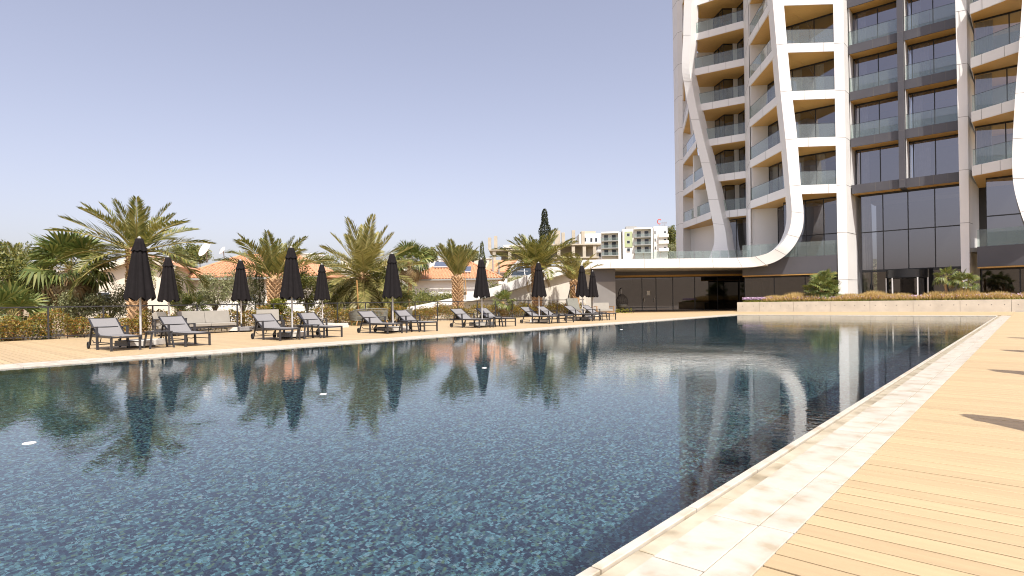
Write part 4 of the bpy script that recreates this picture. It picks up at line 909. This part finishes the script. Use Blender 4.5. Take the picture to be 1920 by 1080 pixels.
tag(leaves('low_plants', clump_pts((v_.x-.8,v_.y+.3,.1),(2.2,1.6,.22),16,60), .1, .3, M['cover']), 'strip of low green plants at the end of the deck by the egg chair', 'plants', kind='stuff')

# ================================================================== HOUSES BEHIND THE FENCE
def spot(px, fw): v_ = W(px, 558, fw); return (v_.x, v_.y)
def house_at(name, px, fw, label, cat, rz=0, z=-.1, group=None):
    p = spot(px, fw); return thing(name, (p[0],p[1],z), label, cat, group, YAW+rz)
def hgt(py, fw, px): return HC+(CY-ROLL*(px-CX)-py)*fw/FPX+.1      # height above a thing standing at z=-.1
def hip_roof(t_, w_, d_, ze, zr, rx0, rx1, x0=0., y0=0., ov=.35, pitch=.30, name='roof'):
    a0,a1,b0,b1 = x0-ov,x0+w_+ov,y0-ov,y0+d_+ov; W_,D_ = a1-a0,b1-b0; r0,r1 = rx0-a0+x0,rx1-a0+x0; hd = D_/2
    base = MB().add([(a0,b0,ze),(a1,b0,ze),(a1,b1,ze),(a0,b1,ze),(a0+r0,b0+hd,zr),(a0+r1,b0+hd,zr)], [(0,1,5,4),(2,3,4,5),(3,0,4),(1,2,5),(3,2,1,0)]).obj(name, M['tile'], t_)
    m_ = MB(); rr = pitch*.36
    def col(p, q):
        d = (Vector(q)-Vector(p)); 
        if d.length < .1: return
        dn = d.normalized(); sd = dn.cross(Vector((0,0,1))).normalized(); up = sd.cross(dn); vs_ = []; nseg = max(1,int(d.length/.42))
        for i in range(nseg):
            e0 = Vector(p)+d*(i/nseg); e1 = Vector(p)+d*((i+1)/nseg); o = len(vs_)
            for e_,k_ in ((e0,1.12),(e1,.86)): vs_ += [e_+sd*rr*math.cos(a_)*k_+up*rr*.8*math.sin(a_)*k_+up*.01 for a_ in (0,pi/3,2*pi/3,pi)]
        fs = [(i*8+j_,i*8+j_+1,i*8+j_+5,i*8+j_+4) for i in range(nseg) for j_ in range(3)]+[(i*8+3,i*8+2,i*8+1,i*8) for i in range(nseg)]
        m_.add(vs_, fs)
    x = pitch/2
    while x < W_:
        t1 = x/r0 if x < r0 else (W_-x)/(W_-r1) if x > r1 else 1; col((a0+x,b0-.03,ze+.01), (a0+x,b0+hd*t1,ze+(zr-ze)*t1)); x += pitch
    y = pitch/2
    while y < D_:
        t1 = 1-abs(y-hd)/hd; col((a0-.03,b0+y,ze+.01), (a0+r0*t1,b0+y,ze+(zr-ze)*t1)); col((a1+.03,b0+y,ze+.01), (a1-(W_-r1)*t1,b0+y,ze+(zr-ze)*t1)); y += pitch
    tag(m_.obj('roof_tiles', M['tile'], base), kind='stuff')
    rd_ = MB(); rg = .12
    for p,q in (((a0,b0,ze),(a0+r0,b0+hd,zr)),((a1,b0,ze),(a0+r1,b0+hd,zr)),((a0+r0,b0+hd,zr),(a0+r1,b0+hd,zr))): rd_.tube([Vector(p)+Vector((0,0,.06)),Vector(q)+Vector((0,0,.06))], rg, 6)
    tag(rd_.obj('ridge_tiles', M['tile'], base), kind='stuff')
    MB().box(a0-.1,a1+.1,b0-.16,b0-.05,ze-.18,ze-.02).obj('gutter', M['gutter'], base); return base
def win(t_, x0, x1, z0, z1, y=-.02, fm='metalw', gm='asph'):
    f_ = MB().box(x0,x1,y-.04,y,z0,z1).obj('window', M[fm], t_); MB().box(x0+.07,x1-.07,y-.05,y-.035,z0+.07,z1-.07).obj('pane', M[gm], f_); return f_
# tiled villa behind the second and third parasols
fw = 46; u_ = fw/FPX
v1 = house_at('villa', 338, fw, 'cream villa with hipped terracotta roof behind the second and third parasols', 'house')
ze, zr = hgt(521,fw,400), hgt(481,fw+4.7,403)
MB().box(.3,10.4,.3,9,0,ze-.05).obj('wall', M['render'], v1); hip_roof(v1, 10.7, 9.3, ze, zr, 2.75, 7.6)
MB().box(-3.4,.29,2.5,9,0,ze-.1).obj('side_wing_wall', M['render'], v1); hip_roof(v1, 3.6, 6, ze-.05, ze+1.0, 1.2, 3.2, -3.6, 2.3, .3, name='side_roof')
win(v1, 1.2,2.2,1.1,2.4,.28); win(v1, 4.6,5.8,.3,2.4,.28); win(v1, 8.0,9.2,1.1,2.4,.28); win(v1, -2.6,-1.6,1.1,2.3,2.48)
MB().box(-3.6,12,-2.2,-2.05,0,1.5).obj('garden_wall', M['wrender'], v1)
# cream gabled house at the left
fw = 41
v0 = house_at('gabled_house', 165, fw, 'cream gabled house with white verge left of the tiled villa', 'house', .25)
wz, rzg = hgt(514,fw,170), hgt(480,fw,255); gw = 5.4
m_ = MB(); g_ = [(0,0,0),(gw,0,0),(gw,0,wz+.5),(gw*.66,0,rzg),(0,0,wz)]; m_.add(g_+[(p[0],7,p[2]) for p in g_], [(0,1,2,3,4),(9,8,7,6,5),(1,6,7,2),(0,4,9,5)]); m_.obj('wall', M['render'], v0)
for nm,a_,b_ in (('roof',(-.3,wz-.1),(gw*.66,rzg)),('roof',(gw*.66,rzg),(gw+.3,wz+.35))):
    m_ = MB(); m_.add([(a_[0],-.5,a_[1]+.08),(b_[0],-.5,b_[1]+.08),(b_[0],7.3,b_[1]+.08),(a_[0],7.3,a_[1]+.08),(a_[0],-.5,a_[1]+.2),(b_[0],-.5,b_[1]+.2),(b_[0],7.3,b_[1]+.2),(a_[0],7.3,a_[1]+.2)], [(0,1,5,4),(4,5,6,7),(3,2,1,0),(2,3,7,6),(0,4,7,3),(1,2,6,5)]); r_ = m_.obj(nm, M['tile'], v0)
    m_ = MB(); m_.bar((a_[0],-.55,a_[1]+.02), (b_[0],-.55,b_[1]+.02), .12, .34, (0,0,1)); m_.obj('verge', M['render'], r_)
win(v0, 2.4,3.3,1.2,2.3,-.02); win(v0, .6,1.4,1.2,2.3,-.02)
# villa with solar panels
fw = 66
v2 = house_at('villa', 772, fw, 'white villa with terracotta roof and solar panels left of the ramp', 'house')
ze, zr = hgt(523,fw,830), hgt(492,fw+4.7,830)
MB().box(.3,9.6,.3,9,0,ze-.05).obj('wall', M['wrender'], v2); ro = hip_roof(v2, 9.9, 9.3, ze, zr, 3.2, 6.2, pitch=.34)
for i,(xa,ya,sz) in enumerate(((2.2,2.6,1.7),(4.0,2.6,1.7),(5.0,1.0,1.7))):
    sl = math.atan2(zr-ze, 5.0); Mx = Matrix.Translation((xa,ya,ze+(zr-ze)*(ya+.35)/5.0+.2)) @ Matrix.Rotation(sl,4,'X'); o = MB().box(0,1.6,0,sz,0,.07,Mx).obj('solar_panel', M['solar'], ro); MB().box(-.05,1.65,-.05,.03,-.03,.09,Mx).obj('panel_frame', M['metalw'], o)
MB().prism([(2.6,-1.6),(2.9,-1.6),(2.9,.29),(2.6,.29)], 0, 2.4).obj('buttress_wall', M['wrender'], v2); MB().prism([(7.4,-1.6),(7.7,-1.6),(7.7,.29),(7.4,.29)], 0, 2.3).obj('buttress_wall', M['wrender'], v2)
win(v2, 4.4,6.2,.2,2.4,.28); win(v2, 1.0,1.9,1.2,2.3,.28); win(v2, 8.2,9.0,1.2,2.3,.28)
# house with the dark glazed gable above the ramp
fw = 78
v3 = house_at('villa', 912, fw, 'terracotta roofed house with dark glazed gable rising behind the ramp', 'house')
ze, zr = hgt(511,fw,940), hgt(489,fw+3.6,965)
MB().box(.2,2.8,.2,8,0,ze).obj('wall', M['wrender'], v3)
m_ = MB(); A_ = [(-.3,-.3,ze),(2.9,-.3,ze),(4.6,3.6,zr),(.6,3.6,zr),(-.3,-.3,ze+.15),(2.9,-.3,ze+.15),(4.6,3.6,zr+.15),(.6,3.6,zr+.15)]
m_.add(A_, [(3,2,1,0),(4,5,6,7),(0,1,5,4),(1,2,6,5),(2,3,7,6),(3,0,4,7)]); m_.obj('roof', M['tile'], v3)
MB().bar((2.95,-.35,ze+.05), (4.65,3.6,zr+.12), .3, .3).obj('verge', M['metalw'], v3)
m_ = MB(); m_.add([(3.2,.2,ze-.4),(7.2,.6,ze-.4),(5.0,3.4,zr+.05)], [(0,1,2)]); gg = m_.obj('glazed_gable', M['asph'], v3)
MB().bar((5.2,.38,ze-.4),(5.0,3.35,zr+.05),.08).obj('mullion', M['metalw'], gg); MB().bar((4.1,.25,ze+.2),(6.4,1.8,ze+.2),.06).obj('mullion', M['metalw'], gg)
for x_,zt in ((.95,2.6),(1.75,2.0)): MB().tube([(x_,-.6,ze-1),(x_,-.6,ze+zt-.6)], .1, 8).obj('flue', M['gutter'], v3)
# roof equipment of the tiled villa: dishes and tanks
def dish(px, py, fw, rad, label, tilt=.9, az=0.):
    v_ = W(px, py, fw); t_ = thing('satellite_dish', (v_.x,v_.y,v_.z), label, 'satellite dish', None, YAW+az); m_ = MB()
    prof = [(rad*i/8, .22*rad*(i/8)**2) for i in range(9)]; m_.lathe(prof, 24); m_.lathe([(r,z-.03) for r,z in prof[::-1]], 24); m_.lathe([(rad,.22*rad),(rad,.22*rad-.03)], 24)
    R_ = Matrix.Rotation(tilt,4,'X'); m_.v = [tuple(R_ @ Vector(p)) for p in m_.v]; m_.obj('reflector', M['metalw'], t_)
    d = R_ @ Vector((0,0,rad*.8)); MB().tube([R_ @ Vector((0,-rad*.9,.18*rad)), d], .02, 6).obj('feed_arm', M['gutter'], t_); MB().tube([(0,.05,-.05),(0,.1,-rad-.35)], .04, 6).obj('mast', M['gutter'], t_)
dish(386,468,48,.68,'large white satellite dish on the ridge of the tiled villa', 1.1, -.6)
dish(418,470,50,.36,'smaller satellite dish right of the large one', 1.1, -.7)
dish(467,488,50,.33,'small satellite dish above the third parasol', 1.3, 1.2)
dish(484,490,50,.42,'dish facing away at the right end of the villa roof', 1.2, -.5)
v_ = W(336,494,47); t_ = thing('water_tank', (v_.x,v_.y,v_.z-.25), 'dark drum water tank on the villa roof right of the second parasol', 'water tank', None, YAW)
MB().tube([(-.1,0,.25),(.1,0,.25),(.75,0,.25),(.95,0,.25)], [.2,.27,.27,.2], 14).obj('drum', M['frame'], t_); MB().box(-.5,-.1,-.2,.2,.0,.42).obj('white_box', M['metalw'], t_); MB().box(-.4,.9,-.15,.15,-.35,-.02).obj('stand', M['gutter'], t_)

# unfinished concrete frame
fw = 150; u_ = fw/FPX
cb = house_at('concrete_frame_building', 920, fw, 'unfinished concrete frame building with bare columns behind the palms', 'building')
def X_(px): return (px-920)*u_
def Z_(py, px=1000): return hgt(py,fw,px)
for a_,b_,y_,d0,d1 in ((918,1015,466,0,14),(924,1015,488,0,14),(1026,1132,456,3,16),(1026,1128,481,3,16)): MB().box(X_(a_),X_(b_),d0,d1,Z_(y_)-.35,Z_(y_)).obj('floor_slab', M['rawc'], cb)
for px_,y0,y1,d in ((919.5,444,466,.3),(931,441,466,.3),(928,466,488,.3),(957,466,488,.3),(985,466,488,.3),(970,466,488,9),(1010,466,488,9),(1037,430,456,3.3),(1049,430,456,3.3),(1060,434,456,3.3),(1080,430,456,3.3),(1098,433,456,3.3),(1032,456,481,3.3),(1051,456,481,3.3),(1079,456,481,3.3),(1100,456,481,3.3),(1120,456,481,3.3),(928,488,520,.4),(957,488,520,.4),(985,488,520,.4),(1051,481,520,3.4),(1100,481,520,3.4)):
    w__ = .75 if px_ in (1048,1049) else .42; MB().box(X_(px_)-w__,X_(px_)+w__,d,d+.9,Z_(y1)+.0,Z_(y0)-.36 if y0 >= 456 else Z_(y0)).obj('column', M['rawc'], cb)
MB().box(X_(940),X_(1010),8,8.3,Z_(488)+.01,Z_(466)-.36).obj('back_wall', M['rawc'], cb); MB().box(X_(1030),X_(1125),10,10.3,Z_(481),Z_(456)-.36).obj('back_wall', M['rawc'], cb)
for a_ in (1005,): MB().box(X_(945),X_(1000),2,6,Z_(462),Z_(457)).obj('parapet', M['wrender'], cb)
# second white block behind it
fw = 205
wb = house_at('white_block', 1088, fw, 'white block with small windows between the concrete frame and the apartment block', 'building'); u_ = fw/FPX
MB().box(0,8,0,9,0,hgt(438,fw,1110)).obj('wall', M['wrender'], wb)
for px_,py_ in ((1096,449),(1108,450),(1117,450),(1096,465),(1108,466),(1117,466),(1124,478)): win(wb, (px_-1088)*u_, (px_-1088)*u_+.9, hgt(py_+4,fw,1110), hgt(py_-4,fw,1110))
for py_ in (458,474): MB().box(3.6,8.3,-1.1,-.01,hgt(py_+1,fw,1110),hgt(py_-1.5,fw,1110)).obj('balcony', M['wrender'], wb)
MB().box(1,6,2,6,hgt(438,fw,1110)+.01,hgt(432,fw,1110)).obj('roof_room', M['rawc'], wb)
# apartment block with the rooftop sign
fw = 190; u_ = fw/FPX
ab = house_at('apartment_block', 1130, fw, 'white apartment block with recessed balconies and a rooftop sign beside the tower', 'building', -.12)
def AXp(px): return (px-1130)*u_
def AZp(py): return hgt(py,fw,1190)
MB().box(0,AXp(1166),1.3,12,0,AZp(435)).obj('wall', M['wrender'], ab); MB().box(AXp(1169),AXp(1225),1.3,13,0,AZp(429)).obj('wall', M['wrender'], ab); MB().box(AXp(1226),AXp(1251),1.0,14,0,AZp(426)).obj('wall', M['wrender'], ab)
MB().box(AXp(1166)+.01,AXp(1169)-.01,2.2,11,0,AZp(433)).obj('recess', M['greywall'], ab)
for x0_,x1_,yr,ys_l in ((1129,1162,437,(450.5,464,478)),(1190,1222,431,(445,459.5,474))):
    MB().box(AXp(x0_),AXp(x1_),-.3,1.29,AZp(yr),AZp(yr-3)).obj('roof_edge', M['wrender'], ab)
    MB().box(AXp(x1_)-.3,AXp(x1_)+.25,-.28,1.28,0,AZp(yr)-.01).obj('fin_wall', M['wrender'], ab)
    for y_ in ys_l:
        s_ = MB().box(AXp(x0_),AXp(x1_)-.31,-.25,1.28,AZp(y_+1.6),AZp(y_)).obj('balcony_slab', M['gutter'], ab)
        MB().box(AXp(x0_)+.02,AXp(x1_)-.33,-.22,-.17,AZp(y_)+.01,AZp(y_)+.95).obj('balustrade', M['rail'], s_)
        for a_ in (.28,.72): xc = AXp(x0_)+(AXp(x1_)-AXp(x0_))*a_; win(ab, xc-.7, xc+.7, AZp(y_)+.05, AZp(y_)+2.0, 1.28)
gp_ = MB().box(AXp(1173),AXp(1187),1.1,1.29,AZp(463),AZp(434)).obj('green_panel', M['greenwall'], ab)
for y_ in (440,453.5,468): win(ab, AXp(1176.5), AXp(1182.5), AZp(y_+3), AZp(y_-3), 1.09)
for y_ in (446,458,472): MB().box(AXp(1234),AXp(1252.5),-.2,.99,AZp(y_+1),AZp(y_-5)).obj('balcony', M['wrender'], ab)
for y_ in (437,451,466): win(ab, AXp(1227), AXp(1230), AZp(y_+3.5), AZp(y_-3), .98); win(ab, AXp(1244), AXp(1249), AZp(y_+2), AZp(y_-2), .98)
rr_ = MB().box(AXp(1176),AXp(1196),3,8,AZp(430),AZp(423)).obj('roof_room', M['gutter'], ab)
sg_ = MB(); sg_.bar((AXp(1237),2,AZp(426)), (AXp(1237),2,AZp(419)), .1).bar((AXp(1247),2,AZp(426)), (AXp(1247),2,AZp(421)), .1).bar((AXp(1236),2,AZp(423)),(AXp(1251),2,AZp(423)),.12); sg = sg_.obj('roof_sign', M['gutter'], ab)
m_ = MB(); m_.tube([(AXp(1237.5)+.62*math.cos(a_),1.9,AZp(416.5)+.75*math.sin(a_)) for a_ in [.6+i*.33 for i in range(15)]], .16, 6); m_.obj('red_swirl', M['sign_red'], sg)
for i in range(6): MB().box(AXp(1241.5+i*1.7),AXp(1242.6+i*1.7),1.85,1.95,AZp(420.6),AZp(417.6-.5*(i % 2))).obj('grey_letter', M['sign_grey'], sg)
MB().box(AXp(1242),AXp(1249),1.86,1.94,AZp(424.2),AZp(422.4)).obj('grey_letter', M['sign_grey'], sg)
# scattered far houses on the rise
GH = 'small far houses on the skyline'
fh = [(560,477,498,300,9,3,'pale far house with a dark window just right of the fourth parasol'),(578,481,500,300,10,2,'white far house right of the pale one near the fourth parasol'),(640,486,502,330,13,3,'cream far house behind the fullest palm, left side'),(752,486,505,280,6,2,'white far house left of the slender fan palm'),(778,492,506,300,6,2,'white far house right of the slender fan palm'),(806,486,500,340,7,2,'flat white house on the skyline left of the solar villa roof'),(882,486,505,300,10,3,'white far house between the seventh parasol and the palm'),(700,490,506,340,12,3,'cream far house on the skyline left of the sixth parasol'),(45,500,520,260,9,2,'far white house behind the palms at the left edge'),(905,492,506,340,5,2,'small white house behind the thin cypress'),(140,500,515,300,12,2,'far house glimpsed left of the first date palm'),(1262,472,490,320,12,3,'far white house beside the tower above the low trees')]
for px_,y0,y1,fw_,wd_,nw,lb in fh:
    t_ = house_at('far_house', px_, fw_, lb, 'house', random.uniform(-.3,.3), 0, GH); p = t_.location; gz_ = gz(p.x,p.y)-1.2; t_.location.z = gz_
    zt = HC+(CY-ROLL*(px_-CX)-y0)*fw_/FPX-gz_; MB().box(0,wd_,0,8,0,zt).obj('wall', M['wrender' if nw < 3 else 'render'], t_); MB().box(-.3,wd_+.3,-.4,8.3,zt+.01,zt+.35).obj('roof', M['wrender'], t_)
    for i in range(nw): win(t_, wd_*(i+.3)/nw, wd_*(i+.3)/nw+1.3, zt-2.3, zt-.9)
# low wood that covers the rise
n = 15000; th_ = rng.uniform(YAW-.85,YAW+.62,n); rd_ = 95+360*rng.random(n)**.8
tx,ty = -np.sin(th_)*rd_, np.cos(th_)*rd_; keep = ~((tx > -40) & (ty < 75)); tx,ty,rd_ = tx[keep],ty[keep],rd_[keep]
tz = np.array([gz(x,y) for x,y in zip(tx,ty)]); k = 6; hb = .5+2.0*(rng.random(len(tx))**2)
bx = np.repeat(tx,k)+rng.normal(0,.9,k*len(tx)); by = np.repeat(ty,k)+rng.normal(0,.9,k*len(tx)); bz = np.repeat(tz,k)+np.repeat(hb,k)*rng.random(k*len(tx))
tag(leaves('far_scrub', np.stack([bx,by,bz],1), .95, .4, M['olive'], None, .3), 'grey-green scrub and trees covering the rise behind the houses', 'scrub', kind='stuff')

# small white floats on the water
for px_,py_,r_,lb in ((55,831,.05,'small white float on the water at the left'),(606,739,.045,'small white float on the water below the fifth parasol'),(908,690,.045,'small white float on the water below the seventh parasol'),(1165,618,.06,'farthest small white float near the end of the loungers')):
    v_ = G(px_, py_, -.03); o = MB().lathe([(0,-.01),(r_*.9,-.006),(r_,.0),(r_*.85,.006),(r_*.3,.009),(0,.009)], 16).obj('white_float', M['metalw'], None, (v_.x,v_.y,-.03)); tag(o, lb, 'float', 'white floats on the pool')
